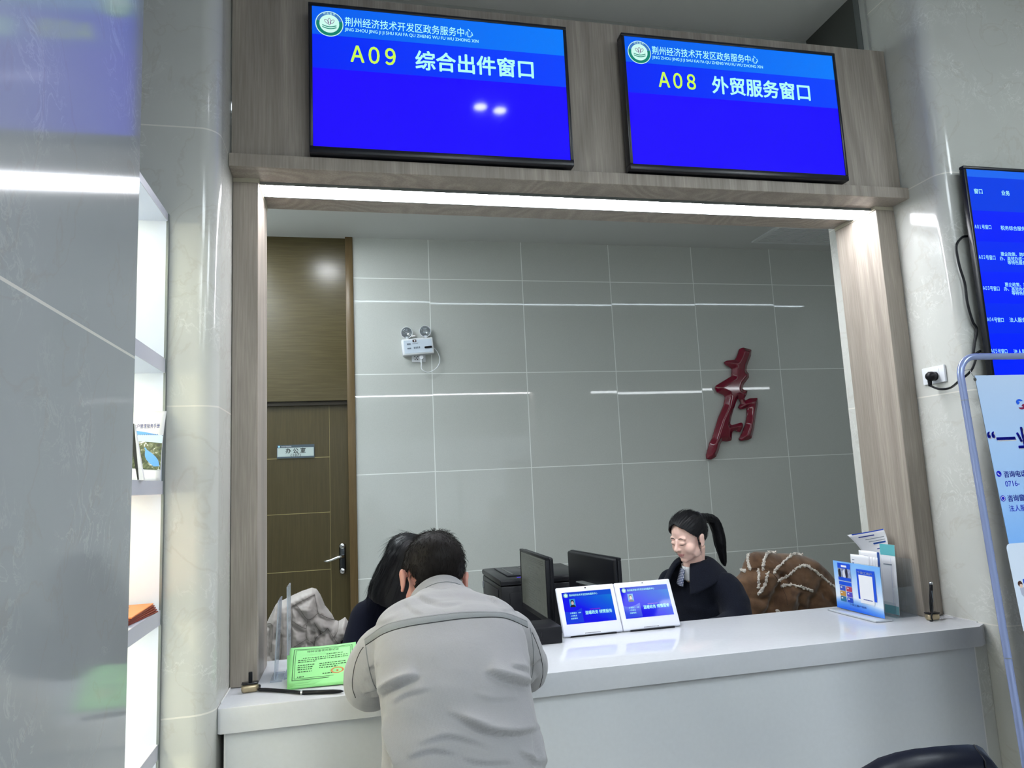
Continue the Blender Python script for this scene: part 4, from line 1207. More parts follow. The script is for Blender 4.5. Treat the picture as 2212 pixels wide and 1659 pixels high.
hl = pen_holder('pen_holder', 'small champagne metal pen holder at the left end of the counter', -0.302, 2.290, 0.10)
MB().box((-0.004, -0.004, 0.027), (0.007, 0.004, 0.056), 0.002, 2).build('socket_post', M_BLACK, hl, local=True, smooth='auto')
hr = pen_holder('pen_holder', 'small champagne metal pen holder at the right end of the counter', 2.046, 2.297, -0.05)
p0 = Vector((2.046 - 0.002, 2.297, ZC + 0.0285)); p1 = aY(2011, 1260, 2.305)
pe = thing('pen', 'black pen standing upright in the right pen holder', 'pen', tuple(p0))
MB().tube([p0, p0.lerp(p1, .3), p0.lerp(p1, .9), p1], [0.004, 0.0062, 0.0062, 0.005], 14).build('barrel', M_BLACK, pe, smooth='auto')
MB().sphere(p1, 0.0068, 12).build('end_cap', M_STEEL, pe, smooth=True)
Fq = p0.lerp(p1, .55)
MB().box((Fq.x - 0.0015, Fq.y - 0.0066, Fq.z - 0.02), (Fq.x + 0.0015, Fq.y - 0.006, Fq.z + 0.02)).build('pen_print', M_GREY, pe)
crd = [p1 + Vector((0, -0.004, -0.004)), p1 + Vector((-0.010, -0.004, -0.02)), p0 + Vector((-0.004, -0.014, 0.02)), p0 + Vector((-0.020, -0.021, -0.012)), Vector((2.026, 2.276, ZC + 0.004)), Vector((2.022, 2.284, ZC + 0.002))]
MB().tube(bez(crd, 6), 0.0026, 8).build('coil_cord', M_BLACK, pe, smooth=True)
zq = ZC + 0.0065
pn = thing('pen', 'black pen lying on the counter in front of the green certificates', 'pen', (-0.1, 2.21, ZC))
a, b = aZ(651, 1496, zq), aZ(742, 1493, zq)
MB().tube([a, a.lerp(b, .04), a.lerp(b, .75), a.lerp(b, .93), b], [0.0052, 0.0058, 0.0058, 0.0042, 0.0012], 14).build('barrel', M_BLACK, pn, smooth='auto')
MB().tube([a.lerp(b, -.01), a.lerp(b, .035)], 0.0062, 14).build('metal_ring', M_STEEL, pn, smooth='auto')
c0 = aZ(560, 1489, zq)
MB().tube(bez([a, a.lerp(c0, .4) + Vector((0, 0.006, -0.001)), c0.lerp(a, .15), c0, Vector((-0.278, 2.30, ZC + 0.012))], 6), 0.0052, 10).build('coil_cord', M_BLACKG, pn, smooth=True)

# ------------------------------------------------------------ clear acrylic holders at the left end
for nm, lb, x, y0, y1, zt, lean in (('acrylic_stand', 'tall clear acrylic panel stand seen edge-on beside the green certificates', -0.206, 2.395, 2.50, aY(628, 1253, 2.49).z, 0.0),
                                   ('acrylic_stand', 'shorter clear acrylic holder nearest the left wooden jamb', -0.243, 2.372, 2.47, 1.085, 0.012)):
    t = thing(nm, lb, 'stand', (x, (y0 + y1) / 2, ZC), group='clear acrylic stands')
    MB().poly([(x - 0.002, y0, ZC + 0.0065), (x + 0.002, y0, ZC + 0.0065), (x + 0.002 + lean, y0 + lean, zt - 0.01), (x - 0.002 + lean, y0 + lean, zt - 0.01)], (0, y1 - y0, 0.0)).build('panel', M_CLEAR2, t)
    boxo('base_plate', (x - 0.012, y0 - 0.004, ZC + 0.0005), (x + 0.022, y1 + 0.004, ZC + 0.006), M_CLEAR2, t)

# ------------------------------------------------------------ blue notice stand and leaflets at the right end

nx, ny0, ny1, nz0 = 1.880, 2.338, 2.606, ZC + 0.010
NH, NW = 0.187, ny1 - ny0
ns = thing('notice_stand', 'pale blue printed notice in a clear tabletop stand at the right end of the counter', 'notice', (nx, (ny0 + ny1) / 2, ZC))
Fn = frame((nx, ny1, nz0), (0, -1, 0), (0.012, 0, 1))
k = NB('notice_picture')
g = k.xyz(k.tc.outputs['Generated'])
v = k.math('ADD', g[2], k.math('MULTIPLY', k.math('SINE', k.math('MULTIPLY_ADD', g[1], -4.2, 1.2)), 0.045))
k.out(k.ramp(v, [(0.0, srgb(36, 106, 232)), (0.10, srgb(90, 150, 236)), (0.17, srgb(150, 190, 240)), (0.24, srgb(232, 240, 250)), (0.42, srgb(212, 228, 248)), (0.75, srgb(150, 196, 244)), (1.0, srgb(122, 182, 244))]), 0.25)
MB().box((0.002, 0.001, -0.0022), (NW - 0.002, NH - 0.003, -0.0012), M=Fn).build('print', k.m, ns)
MB().box((0, 0, -0.0045), (NW, NH, -0.0024), M=Fn).build('rear_sheet', M_CLEAR, ns)
MB().box((-0.003, -0.0095, -0.030), (NW + 0.003, -0.0025, 0.040), 0.002, 2, Fn).build('foot', mat('frosted_acrylic', srgb(226, 232, 240), 0.15, trans=0.35), ns, smooth='auto')
bl1 = mat('notice_blue', srgb(28, 82, 214), 0.4); bl2 = mat('notice_navy', srgb(40, 60, 160), 0.4)
def nq(x0, y0, x1, y1, m, nm, par=ns, lift=0.0009): return quad(Fn, NW * x0, NH * y0, NW * x1, NH * y1, lift).build(nm, m, par)
hd0 = nq(.11, .845, .385, .955, bl1, 'menu_header'); nq(.19, .875, .31, .915, M_PAPER, 'header_title', hd0, .0012)
ph = nq(.11, .60, .385, .845, mat('office_photo_print', srgb(150, 160, 190), 0.4, noise_amt=0.6, noise_scale=60), 'photo')
nq(.11, .60, .385, .665, bl1, 'photo_caption', ph, .0012)
for nm, x, hgt, cc in (('photo_figure', .30, .17, (0.02, 0.02, 0.05)), ('photo_figure', .24, .13, (0.7, 0.7, 0.75)), ('photo_tree', .15, .15, (0.01, 0.012, 0.02))):
    disc(Fn, NW * x, NH * (.67 + hgt / 2), 0, NW * .028, .0012, sy=NH / NW * hgt * 22).build(nm, mat('photo_tone_%.2f' % x, cc, 0.5), ph)
nq(.115, .50, .385, .575, bl1, 'menu_row')
for x, y, c, nm in ((.12, .39, srgb(52, 80, 190), 'menu_tile'), (.265, .39, srgb(176, 60, 90), 'menu_tile'), (.12, .28, srgb(190, 140, 70), 'menu_tile'), (.265, .28, srgb(90, 80, 200), 'menu_tile'), (.12, .17, srgb(40, 110, 150), 'menu_tile'), (.265, .17, srgb(36, 74, 190), 'menu_tile')):
    ti = nq(x, y, x + .12, y + .095, mat('tile_%.2f_%.2f' % (x, y), c, 0.4), nm); nq(x + .02, y + .05, x + .055, y + .075, M_PAPER, 'menu_glyph', ti, .0012)
cd = nq(.515, .29, .885, .885, bl1, 'code_card'); nq(.555, .22, .835, .775, M_PAPER, 'code_card_face', cd, .0012)
text('code_card_title', '个体工商户', Fn, (NW * .535, NH * .80), NH * .055, M_PAPER, cd, bold=.01, width=NW * .30, lift=.0014)
for i in range(7): pass
mbm = MB()
for i in range(9): quad(Fn, NW * (.62 + .021 * i), NH * .285, NW * (.635 + .021 * i), NH * .305, .0015, mbm)
pmk = mbm.build('card_caption', bl2, cd); pmk['kind'] = 'stuff'
text('notice_line', '个体工商户服务', Fn, (NW * .30, NH * .115), NH * .045, bl2, ns, bold=.008, width=NW * .36, lift=.0009)

# leaflets racked behind the notice, each facing the same way
lh = thing('leaflet_rack', 'clear acrylic leaflet rack behind the blue notice against the right jamb', 'rack', (1.97, 2.44, ZC))
for nm, a, b in (('rear_panel', (2.046, 2.37, ZC + 0.003), (2.049, 2.56, ZC + 0.21)), ('front_panel', (1.955, 2.37, ZC + 0.003), (1.958, 2.56, ZC + 0.055)), ('base_plate', (1.955, 2.37, ZC + 0.0003), (2.049, 2.56, ZC + 0.003)), ('side_panel', (1.958, 2.37, ZC + 0.003), (2.046, 2.373, ZC + 0.11))):
    boxo(nm, a, b, M_CLEAR, lh)
M_TEAL = mat('teal_print', srgb(96, 178, 186), 0.4); M_NAVYP = mat('navy_print', srgb(38, 78, 150), 0.4); M_MAPP = mat('pale_map_print', srgb(196, 202, 226), 0.5)
def leaflet(label, X, tl, tr, zb, curl=None, parts=()):
    a, b = aX(*tl, X), aX(*tr, X)
    y1, y0, zt = a.y, b.y, (a.z + b.z) / 2
    W_, H_ = y1 - y0, zt - zb
    t = thing('leaflet', label, 'leaflet', (X, (y0 + y1) / 2, zb), group='leaflets at the right end of the counter')
    def fn(u, v, off=0.0):
        p = Vector((X - 0.012 * (1 - v) - off + 0.004 * math.sin(u * 3), y1 - W_ * u, zb + H_ * v))
        if curl:
            d = max(0.0, v - 0.45 - 0.35 * u) * curl
            p.x -= d * d * 0.32; p.z -= d * 0.09; p.y += d * 0.03
        return p
    MB().grid(fn, 16, 20).build('sheet', M_PAPER, t, smooth=True, solid=0.0008)
    for nm, u0, v0, u1, v1, m in parts:
        MB().grid(lambda u, v: fn(u0 + (u1 - u0) * u, v0 + (v1 - v0) * v, 0.0011), 8, 8).build(nm, m, t, smooth=True)
    return t
zl = ZC + 0.0045
lines = lambda vs: [('text_line', .25, v, .25 + w_, v + .010, M_INKB) for v, w_ in vs]
leaflet('tall white leaflet with its top corner curling over, rearmost in the rack', 2.030, (1869, 1129.5), (1914, 1133), zl, curl=0.9, parts=[('blue_edge', .1, .985, 1, 1, bl1), ('text_line', .18, .93, .62, .945, M_INKB), ('text_line', .3, .885, .92, .893, M_GREY), ('text_line', .35, .845, .92, .853, M_GREY), ('icon_row', .45, .80, .92, .825, M_NAVYP), ('text_line', .5, .72, .9, .735, M_INKB), ('map_print', .05, .30, .45, .66, M_MAPP)])
leaflet('teal and white leaflet in the front corner of the clear rack', 2.000, (1900, 1174), (1931.8, 1178), zl, parts=[('teal_band', 0, .84, 1, 1, M_TEAL), ('teal_foot', .05, .0, 1, .12, M_TEAL), ('text_line', .15, .70, .7, .715, M_GREY), ('fold_line', .62, .12, .64, .80, M_MAPP)])
leaflet('white leaflet with a dark blue triangle standing behind the blue notice', 1.948, (1854.6, 1187), (1901, 1194.6), ZC + 0.001, parts=[('blue_triangle', .22, .80, .42, .92, M_NAVYP), ('blue_bar', .84, .3, .97, 1, M_NAVYP)])
leaflet('plain white leaflet with fine print just behind the blue notice', 1.915, (1836.6, 1196), (1876, 1202.5), ZC + 0.001, parts=[('text_line', .08, .90, .2, .915, M_GREY), ('blue_triangle', .10, .80, .16, .86, M_NAVYP)])
for i in range(3):
    leaflet('thin white leaflet edge beside the fine print leaflet, ' + ('nearest the fine print leaflet', 'middle of the three edges', 'farthest right of the three edges')[i], 1.918, (1879 + i * 6, 1203 + i), (1882.5 + i * 6, 1203.6 + i), ZC + 0.001)

# ------------------------------------------------------------ poster stand at lower right
PY0 = 1.735
tilt = 0.041
ps = thing('poster_stand', 'leaning tubular metal stand at the right edge of the view carrying a pale blue poster', 'stand', (2.2, PY0, 0))
def plane(x, y, y0=PY0, t=tilt):
    d = ray(x, y)
    s = (y0 + t * CAM_H) / (d.y - t * d.z)
    return Vector((0, 0, CAM_H)) + d * s
tp = plane(2150, 770); tz = tp.z
lx = plane(2120, 1080).x
def PS(x, z, off=0.0): return Vector((x, PY0 + tilt * z + off, z))
SWD, r0 = 0.80, 0.062
path = [PS(lx, 0.012)] + [PS(lx, 0.5), PS(lx, tz - r0 - 0.02)] + [PS(lx + r0 - r0 * math.cos(a), tz - r0 + r0 * math.sin(a)) for a in [i * math.pi / 2 / 8 for i in range(9)]]
path += [PS(lx + SWD - r0 + r0 * math.sin(a), tz - r0 + r0 * math.cos(a)) for a in [i * math.pi / 2 / 8 for i in range(9)]] + [PS(lx + SWD, 0.5), PS(lx + SWD, 0.012)]
M_TUBE = mat('blue_grey_tube', srgb(150, 164, 208), 0.22, metal=0.35)
MB().tube(path, 0.0100, 16).build('tube_frame', M_TUBE, ps, smooth=True)
for z in (tz - 0.135, 0.845):
    MB().tube([PS(lx, z - 0.001), PS(lx, z + 0.001)], 0.0104, 16).build('tube_joint', M_ALU, ps)
MB().tube([PS(lx, 0.30), PS(lx + SWD, 0.30)], 0.009, 12).build('cross_bar', M_TUBE, ps, smooth=True)
MB().tube([PS(lx + 0.3, 1.2), (lx + 0.3, PY0 + 0.30, 0.012)], 0.009, 12).build('rear_leg', M_TUBE, ps, smooth=True); MB().tube([PS(lx + SWD - 0.3, 1.2), (lx + SWD - 0.3, PY0 + 0.30, 0.012)], 0.009, 12).build('rear_leg', M_TUBE, ps, smooth=True)
for x in (lx, lx + SWD): MB().cyl(PS(x, 0.0), PS(x, 0.03), 0.013).build('rubber_foot', M_BLACK, ps)
# the poster hangs in the stand a little proud of the tubes
PT, PO = 0.078, PY0 - 0.075
pp_ = lambda x, y: plane(x, y, PO, PT)
pe0 = pp_(2106, 811); pxl, pzt = pe0.x, pe0.z
po = thing('poster', 'pale blue printed service poster hanging in the tubular stand', 'poster', (pxl + .35, PO + PT * pzt, pzt - 1.25))
Fpo = frame((pxl, PO + PT * (pzt - 1.25), pzt - 1.25), (1, 0, 0), (0, PT, 1))
PH = 1.25 * math.sqrt(1 + PT * PT); PWD = 2 * (lx + SWD / 2 - pxl)
k = NB('poster_print')
k.out(k.ramp(k.xyz(k.tc.outputs['Generated'])[2], [(0.0, srgb(100, 166, 246)), (0.55, srgb(112, 174, 248)), (0.72, srgb(160, 198, 244)), (1.0, srgb(186, 208, 238))]), 0.3)
MB().box((0, 0, -0.0015), (PWD, PH, 0), M=Fpo).build('sheet', k.m, po)
MB().box((0, 0, -0.003), (PWD, PH, -0.0016), M=Fpo).build('backing', mat('bounce_cutting_grey', (0.16, 0.16, 0.155), 0.7), po)  # unseen backing added to cut the blue bounce from the queue display
def ploc(x, y):
    p = Fpo.inverted() @ plane(x, y, PO, PT); return p.x, p.y
M_PBLUE = mat('poster_blue_ink', srgb(14, 20, 190), 0.4); M_PCARD = mat('poster_card', srgb(214, 226, 244), 0.4)
disc(Fpo, *ploc(2105.8, 819.5), 0, 0.0058, 0.0006).build('eyelet', mat('dark_steel', (0.12, 0.12, 0.12), 0.4, metal=0.8), po)
e = plane(2098, 806, PO, PT); e2 = plane(2105, 818, PO, PT); e1 = plane(2094, 798)
MB().tube([PS(lx + 0.008, tz - 0.045), e1, e, e2 + Vector((0, -0.002, 0))], 0.0009, 6).build('hanging_wire', M_STEEL, po)
def ptext(nm, s, x, y, h, bold, m=M_PBLUE, wpx=None, shear=0.0):
    a = ploc(x, y); wd = (ploc(x + wpx, y)[0] - a[0]) if wpx else None
    text(nm, s, Fpo, a, h, m, po, bold=bold, width=wd, shear=shear)
ptext('headline_shadow', '“一业', 2139, 971, 0.072, 0.028, M_PAPER, shear=0.0)
ptext('headline', '“一业', 2137, 969, 0.072, 0.022)
ptext('contact_label', '咨询电话', 2168.5, 1030.5, 0.0205, 0.012); ptext('contact_number', '0716-', 2172, 1051, 0.0225, 0.0)
ptext('contact_label', '咨询窗口', 2177, 1082.5, 0.0205, 0.012); ptext('contact_text', '法人服务窗口', 2180, 1104.5, 0.0205, 0.0)
for x, y in ((2157.5, 1023.5), (2166.5, 1076.5)):
    u = ploc(x, y); ic = disc(Fpo, u[0], u[1], 0, 0.0089, 0.0006).build('contact_icon', M_PBLUE, po)
    if y < 1050:
        MB().tube([Fpo @ Vector((u[0] - .004, u[1] + .003, .0009)), Fpo @ Vector((u[0] - .0025, u[1] - .002, .0009)), Fpo @ Vector((u[0] + .003, u[1] - .004, .0009))], 0.0012, 6).build('icon_handset', M_PAPER, ic)
    else:
        disc(Fpo, u[0], u[1], 0.0052, 0.0066, 0.0010).build('icon_ring', M_PAPER, ic)
# red and blue interlocked emblem
u = ploc(2203, 873)
def swoosh(s, m, nm):
    pts = []
    c = (u[0] + s[0], u[1] + s[1])
    n = 24
    f = s[2]
    outer = [(0.013 * math.cos(a), 0.0095 * math.sin(a)) for a in [math.radians(20 + 215 * i / n) for i in range(n + 1)]]
    pts = outer + [(-0.004, -0.0055), (0.001, -0.001), (-0.004, 0.0005), (-0.003, 0.003), (0.0125, 0.0032)]
    MB().poly([Fpo @ Vector((c[0] + f * x, c[1] + f * y, 0.0008)) for x, y in pts]).build(nm, m, po)
swoosh((0, 0.006, 1), mat('emblem_blue_ink', srgb(20, 90, 220), 0.4), 'emblem_blue_part'); swoosh((0.004, -0.007, -1), mat('emblem_red_ink', srgb(130, 16, 70), 0.4), 'emblem_red_part')
# rounded cards with small figures
def card(x0, y0, x1, y1, nm):
    r = 0.014; pts = []
    for cx_, cy_, a0 in ((x1 - r, y1 - r, 0), (x0 + r, y1 - r, 90), (x0 + r, y0 + r, 180), (x1 - r, y0 + r, 270)):
        pts += [(cx_ + r * math.cos(math.radians(a0 + 15 * i)), cy_ + r * math.sin(math.radians(a0 + 15 * i))) for i in range(7)]
    return MB().poly([Fpo @ Vector((x, y, 0.0005)) for x, y in pts]).build(nm, M_PCARD, po)
c0 = ploc(2172, 1175); c1 = ploc(2206, 1370); c2 = ploc(2207, 1396)
cdp = card(c0[0], c1[1], PWD - c0[0], c0[1], 'info_card'); card(c0[0], c2[1] - 0.30, PWD - c0[0], c2[1], 'info_card')
u = ploc(2203, 1261)
disc(Fpo, u[0], u[1], 0, 0.008, 0.0010).build('figure_hair', mat('figure_brown', srgb(70, 40, 36), 0.5), cdp); disc(Fpo, u[0] + .002, u[1] - .006, 0, 0.0055, 0.0012).build('figure_face', mat('figure_skin', srgb(234, 200, 184), 0.5), cdp)
MB().poly([Fpo @ Vector((u[0] + x, u[1] + y, .0009)) for x, y in ((-.004, -.012), (.012, -.010), (.030, -.02), (.034, -.07), (.012, -.075), (.008, -.04), (-.002, -.03))]).build('figure_body', mat('figure_grey', srgb(176, 182, 204), 0.5), cdp)
MB().box((0, 0, 0), (0.02, 0.012, 0.0004), M=Fpo @ Matrix.Translation((u[0] + .012, u[1] + .0, .0010))).build('figure_screen', bl1, cdp)

# ------------------------------------------------------------ black leather visitor chair, lower right
M_LEATH = mat('navy_black_leather', srgb(19, 22, 36), 0.34, spec=0.35, bump=0.05, bump_scale=260, noise_amt=0.1, noise_scale=14)
vc = thing('visitor_chair', 'black leather visitor chair with curved padded back at the lower right', 'chair', (1.22, 1.62, 0))
cyb, cw = 1.50, 0.213
xc = 1.255
TOPL = [(1.04, .70), (1.06, .728), (1.085, .748), (1.121, .767), (1.16, .776), (1.203, .780), (1.26, .779), (1.301, .776), (1.35, .770), (1.381, .763), (1.40, .752), (1.435, .706), (1.46, .66)]
def topz(X):
    for (a, za), (b, zb) in zip(TOPL, TOPL[1:]):
        if X <= b: return za + (zb - za) * max(0, (X - a) / (b - a))
    return TOPL[-1][1]
def back(u, v, off):
    # u across, v up; gently bowed
    x = (u - 0.5) * 2
    zt = topz(xc + cw * x * .9)
    return Vector((xc + cw * x * (1.0 - .10 * v), cyb - 0.05 * v + 0.03 * x * x + off, 0.46 + (zt - 0.46) * v))
mb = MB()
n, m_ = 40, 14
t_ = bmesh.new()
A = [[t_.verts.new(back(i / n, j / m_, -0.035 * math.sqrt(max(0.0, 1 - (2 * j / m_ - 1) ** 6)))) for j in range(m_ + 1)] for i in range(n + 1)]
B = [[t_.verts.new(back(i / n, j / m_, 0.035 * math.sqrt(max(0.0, 1 - (2 * j / m_ - 1) ** 6)) + 1e-4)) for j in range(m_ + 1)] for i in range(n + 1)]
for i in range(n):
    for j in range(m_):
        t_.faces.new((A[i][j], A[i + 1][j], A[i + 1][j + 1], A[i][j + 1])); t_.faces.new((B[i + 1][j], B[i][j], B[i][j + 1], B[i + 1][j + 1]))
for i in range(n):
    t_.faces.new((A[i][m_], A[i + 1][m_], B[i + 1][m_], B[i][m_])); t_.faces.new((B[i][0], B[i + 1][0], A[i + 1][0], A[i][0]))
for j in range(m_):
    t_.faces.new((A[0][j], A[0][j + 1], B[0][j + 1], B[0][j])); t_.faces.new((B[n][j], B[n][j + 1], A[n][j + 1], A[n][j]))
bmesh.ops.recalc_face_normals(t_, faces=t_.faces)
mb._add(t_)
bk = mb.build('backrest', M_LEATH, vc, smooth=True)
MB().tube([back(.80 - .06 * (1 - j / 12), j / 12, -0.037 * math.sqrt(max(0.0, 1 - (2 * j / 12 - 1) ** 6))) for j in range(1, 13)], 0.0022, 6).build('piping', M_BLACK, bk, smooth=True)
MB().tube([back(i / 12 * .8, .93 - .25 * i / 12, -0.036) for i in range(0, 13)], 0.0012, 6).build('seam', M_BLACK, bk, smooth=True)
MB().box((xc - .23, cyb + 0.02, 0.40), (xc + .23, cyb + 0.46, 0.475), 0.03, 4).build('seat', M_LEATH, vc, smooth='auto')
for sx in (-1, 1):
    for y in (cyb + .06, cyb + .42):
        MB().cyl((xc + sx * .19, y, 0.0), (xc + sx * .18, y, 0.402), 0.013, 0.016).build('leg', M_STEEL, vc)

# ------------------------------------------------------------ sculpting helpers
def world_to_px(p):
    c = CROT.transposed() @ (Vector(p) - Vector((0, 0, CAM_H)))
    return CX + FPX * c.x / -c.z, CY - FPX * c.y / -c.z


def limb(mb, pts, rad, n=14, sub=6):
    """tapering limb through joints: overlapping spheres + tube, later fused by the voxel remesh"""
    P = bez(pts, sub)
    R = []
    for i in range(len(P)):
        t = i / (len(P) - 1) * (len(rad) - 1); k_ = min(int(t), len(rad) - 2); f = t - k_
        R.append(rad[k_] * (1 - f) + rad[k_ + 1] * f)
    mb.tube(P, R, n)
    mb.sphere(P[0], R[0], n); mb.sphere(P[-1], R[-1], n)
    return mb


def rings(mb, sect, n=32, sub=5, power=2.4):
    """torso-like loft: sect = (centre, half width, half depth); rings lie square to the spine"""
    C_ = bez([s[0] for s in sect], sub)
    N = len(C_)
    t = bmesh.new(); out = []
    for i, c in enumerate(C_):
        u = i / (N - 1) * (len(sect) - 1); k_ = min(int(u), len(sect) - 2); f = u - k_; f = f * f * (3 - 2 * f)
        a = sect[k_][1] * (1 - f) + sect[k_ + 1][1] * f; b = sect[k_][2] * (1 - f) + sect[k_ + 1][2] * f
        ax = sect[k_][3] if len(sect[k_]) > 3 else Vector((1, 0, 0))
        tg = (C_[min(i + 1, N - 1)] - C_[max(i - 1, 0)]).normalized()
        x = (ax - tg * ax.dot(tg)).normalized(); y = tg.cross(x)
        ring = []
        for j in range(n):
            th = 2 * math.pi * j / n
            cs, sn = math.cos(th), math.sin(th)
            e = 2 / power
            ring.append(t.verts.new(c + x * (a * math.copysign(abs(cs) ** e, cs)) + y * (b * math.copysign(abs(sn) ** e, sn))))
        out.append(ring)
    for A, B in zip(out, out[1:]):
        for j in range(n):
            t.faces.new((A[j], A[(j + 1) % n], B[(j + 1) % n], B[j]))
    t.faces.new(list(reversed(out[0]))); t.faces.new(out[-1])
    bmesh.ops.recalc_face_normals(t, faces=t.faces)
    return mb._add(t)


def hand(mb, wrist, direc, up, s=1.0, curl=0.5, right=True):
    """palm, four unequal bent fingers and a thumb from the side of the palm"""
    d = Vector(direc).normalized(); u = Vector(up); u = (u - d * u.dot(d)).normalized(); sd = d.cross(u) * (1 if right else -1)
    w_ = Vector(wrist)
    for k_ in (-0.028, -0.01, 0.01, 0.027):
        mb.tube([w_, w_ + d * 0.045 * s + sd * k_ * .8 * s, w_ + d * 0.088 * s + sd * k_ * s], [0.017 * s, 0.015 * s, 0.011 * s], 10)
        mb.sphere(w_ + d * 0.088 * s + sd * k_ * s, 0.0115 * s, 10)
    for k_, L in zip((-0.028, -0.01, 0.01, 0.027), (0.068, 0.078, 0.074, 0.058)):
        a = w_ + d * 0.088 * s + sd * k_ * s
        c1, c2 = curl * .7, curl * 1.5
        b = a + (d * math.cos(c1) - u * math.sin(c1)) * L * .48 * s
        c = b + (d * math.cos(c2) - u * math.sin(c2)) * L * .30 * s
        e = c + (d * math.cos(c2 * 1.4) - u * math.sin(c2 * 1.4)) * L * .22 * s
        mb.tube([a, b, c, e], [0.0095 * s, 0.0088 * s, 0.0080 * s, 0.0068 * s], 10); mb.sphere(e, 0.0068 * s, 8); mb.sphere(b, .0088 * s, 8)
    a = w_ + d * 0.025 * s - sd * 0.024 * s
    b = a + (d * 0.030 - sd * 0.026 - u * 0.008) * s; c = b + (d * 0.030 - sd * 0.006 - u * .006) * s
    mb.tube([a, b, c], [0.013 * s, 0.0105 * s, 0.0085 * s], 10); mb.sphere(c, 0.0085 * s, 8)
    return mb


class Head:
    """head frame: s sideways, f forwards, u up, in metres from the head centre"""
    def __init__(self, c, f, u):
        self.c = Vector(c); self.f = Vector(f).normalized(); u = Vector(u); self.u = (u - self.f * u.dot(self.f)).normalized(); self.s = self.f.cross(self.u)
        self.R = Matrix((self.s, self.f, self.u)).transposed()

    def p(self, s, f, u): return self.c + self.s * s + self.f * f + self.u * u
    def loc(self, w_):
        d = Vector(w_) - self.c; return d.dot(self.s), d.dot(self.f), d.dot(self.u)
    def ell(self, mb, s, f, u, rs, rf, ru, n=22): return mb.sphere(self.p(s, f, u), (rs, rf, ru), n, self.R)


def head_mass(mb, h, k=1.0, ear=0.0):
    e = lambda s, f, u, a, b, c, n=22: h.ell(mb, s * k, f * k, u * k, a * k, b * k, c * k, n)
    e(0, -.014, .030, .074, .092, .080)            # cranium
    e(0, .026, -.022, .062, .062, .078)            # face
    e(0, .038, -.064, .045, .042, .040)            # jaw
    e(0, .062, -.087, .021, .021, .018)            # chin
    for q in (-1, 1):
        e(q * .037, .047, -.032, .029, .030, .034)  # cheek
        e(q * .048, .016, -.060, .018, .034, .030)  # jaw corner
        e(q * .026, .0675, .021, .026, .012, .013)   # brow
        e(q * .0285, .0735, .001, .0165, .0125, .0105)  # lids
        e(q * .0105, .0925, -.030, .0075, .0085, .0065)  # nostril wing
        e(q * (.078 + ear), -.008, -.012, .007, .017, .029)  # ear
        e(q * (.082 + ear), -.010, .004, .006, .017, .015); e(q * (.078 + ear), .0, -.036, .0055, .009, .010)
    mb.tube([h.p(0, .078 * k, .016 * k), h.p(0, .090 * k, -.006 * k), h.p(0, .1035 * k, -.026 * k)], [.0075 * k, .008 * k, .0100 * k], 12)
    e(0, .1030, -.0275, .0105, .0095, .0085, 14)
    e(0, .0815, -.0545, .0185, .0110, .0050, 16); e(0, .0805, -.0625, .0155, .0115, .0058, 16)
    e(0, .074, -.046, .024, .014, .014)
    return mb


def skin_mat(name, base, lip):
    k = NB(name)
    col = k.mix(k.math('MULTIPLY', k.noise(60, 3), 0.35), base, tuple(min(1, c * s_) for c, s_ in zip(base, (1.04, .86, .84))) + (1,))
    k.b.inputs['Subsurface Weight'].default_value = 0.12
    k.b.inputs['Subsurface Radius'].default_value = (0.012, 0.005, 0.003)
    return k.out(col, 0.48, 0.35)


M_SKIN_M = skin_mat('skin_tan', srgb(198, 146, 132)[:3], None)
M_SKIN_F = skin_mat('skin_fair', srgb(232, 196, 182)[:3], None)
M_HAIR = mat('black_hair', (0.004, 0.004, 0.0055), 0.42, spec=0.28)
M_HAIRM = mat('dark_brown_hair', (0.012, 0.010, 0.0095), 0.5, spec=0.15)


def hairs(roots, m, name, parent, r=0.0007):
    """thin tapered strands: roots = list of point lists"""
    t = bmesh.new()
    for P in roots:
        tg = (P[-1] - P[0]).normalized(); a = tg.orthogonal().normalized(); b = tg.cross(a)
        prev = None
        for i, p in enumerate(P):
            rr = r * (1 - 0.85 * i / (len(P) - 1))
            ring = [t.verts.new(p + (a * math.cos(x) + b * math.sin(x)) * rr) for x in (0, 2.09, 4.19)]
            if prev:
                for j in range(3):
                    t.faces.new((prev[j], prev[(j + 1) % 3], ring[(j + 1) % 3], ring[j]))
            prev = ring
    o = MB(); o._add(t)
    return o.build(name, m, parent, smooth=True)


# ------------------------------------------------------------ the man at the counter
man = thing('person', 'man in light grey work jacket seated with his back to us, leaning over the counter', 'person', (0.215, 1.40, 0))
mh = Head((0.204, 1.948, 1.163), (-0.16, 0.80, -0.60), (0.035, 0.55, 0.80))
mb = MB()
head_mass(mb, mh, 1.0, .006)
mb.tube([mh.p(0, -.03, -.05), Vector((0.208, 1.885, 1.095)), Vector((0.218, 1.80, 1.045))], [0.058, 0.060, 0.075], 20)
SP = [Vector((.208, 1.40, .56)), Vector((.206, 1.50, .79)), Vector((.210, 1.585, .925)), Vector((.214, 1.69, 1.015)), Vector((.217, 1.79, 1.065)), Vector((.221, 1.862, 1.102))]
rings(mb, [(SP[0], .15, .11), (SP[1], .14, .10), (SP[2], .14, .095), (SP[3], .15, .09), (SP[4], .165, .07), (SP[5], .06, .06)])
ARML = [Vector((.066, 1.80, 1.012)), Vector((.040, 1.91, .945)), Vector((.040, 2.005, .893)), Vector((.085, 2.18, .893)), Vector((.135, 2.34, .884))]
ARMR = [Vector((.370, 1.80, 1.018)), Vector((.418, 1.91, .950)), Vector((.440, 2.000, .895)), Vector((.395, 2.18, .893)), Vector((.325, 2.33, .884))]
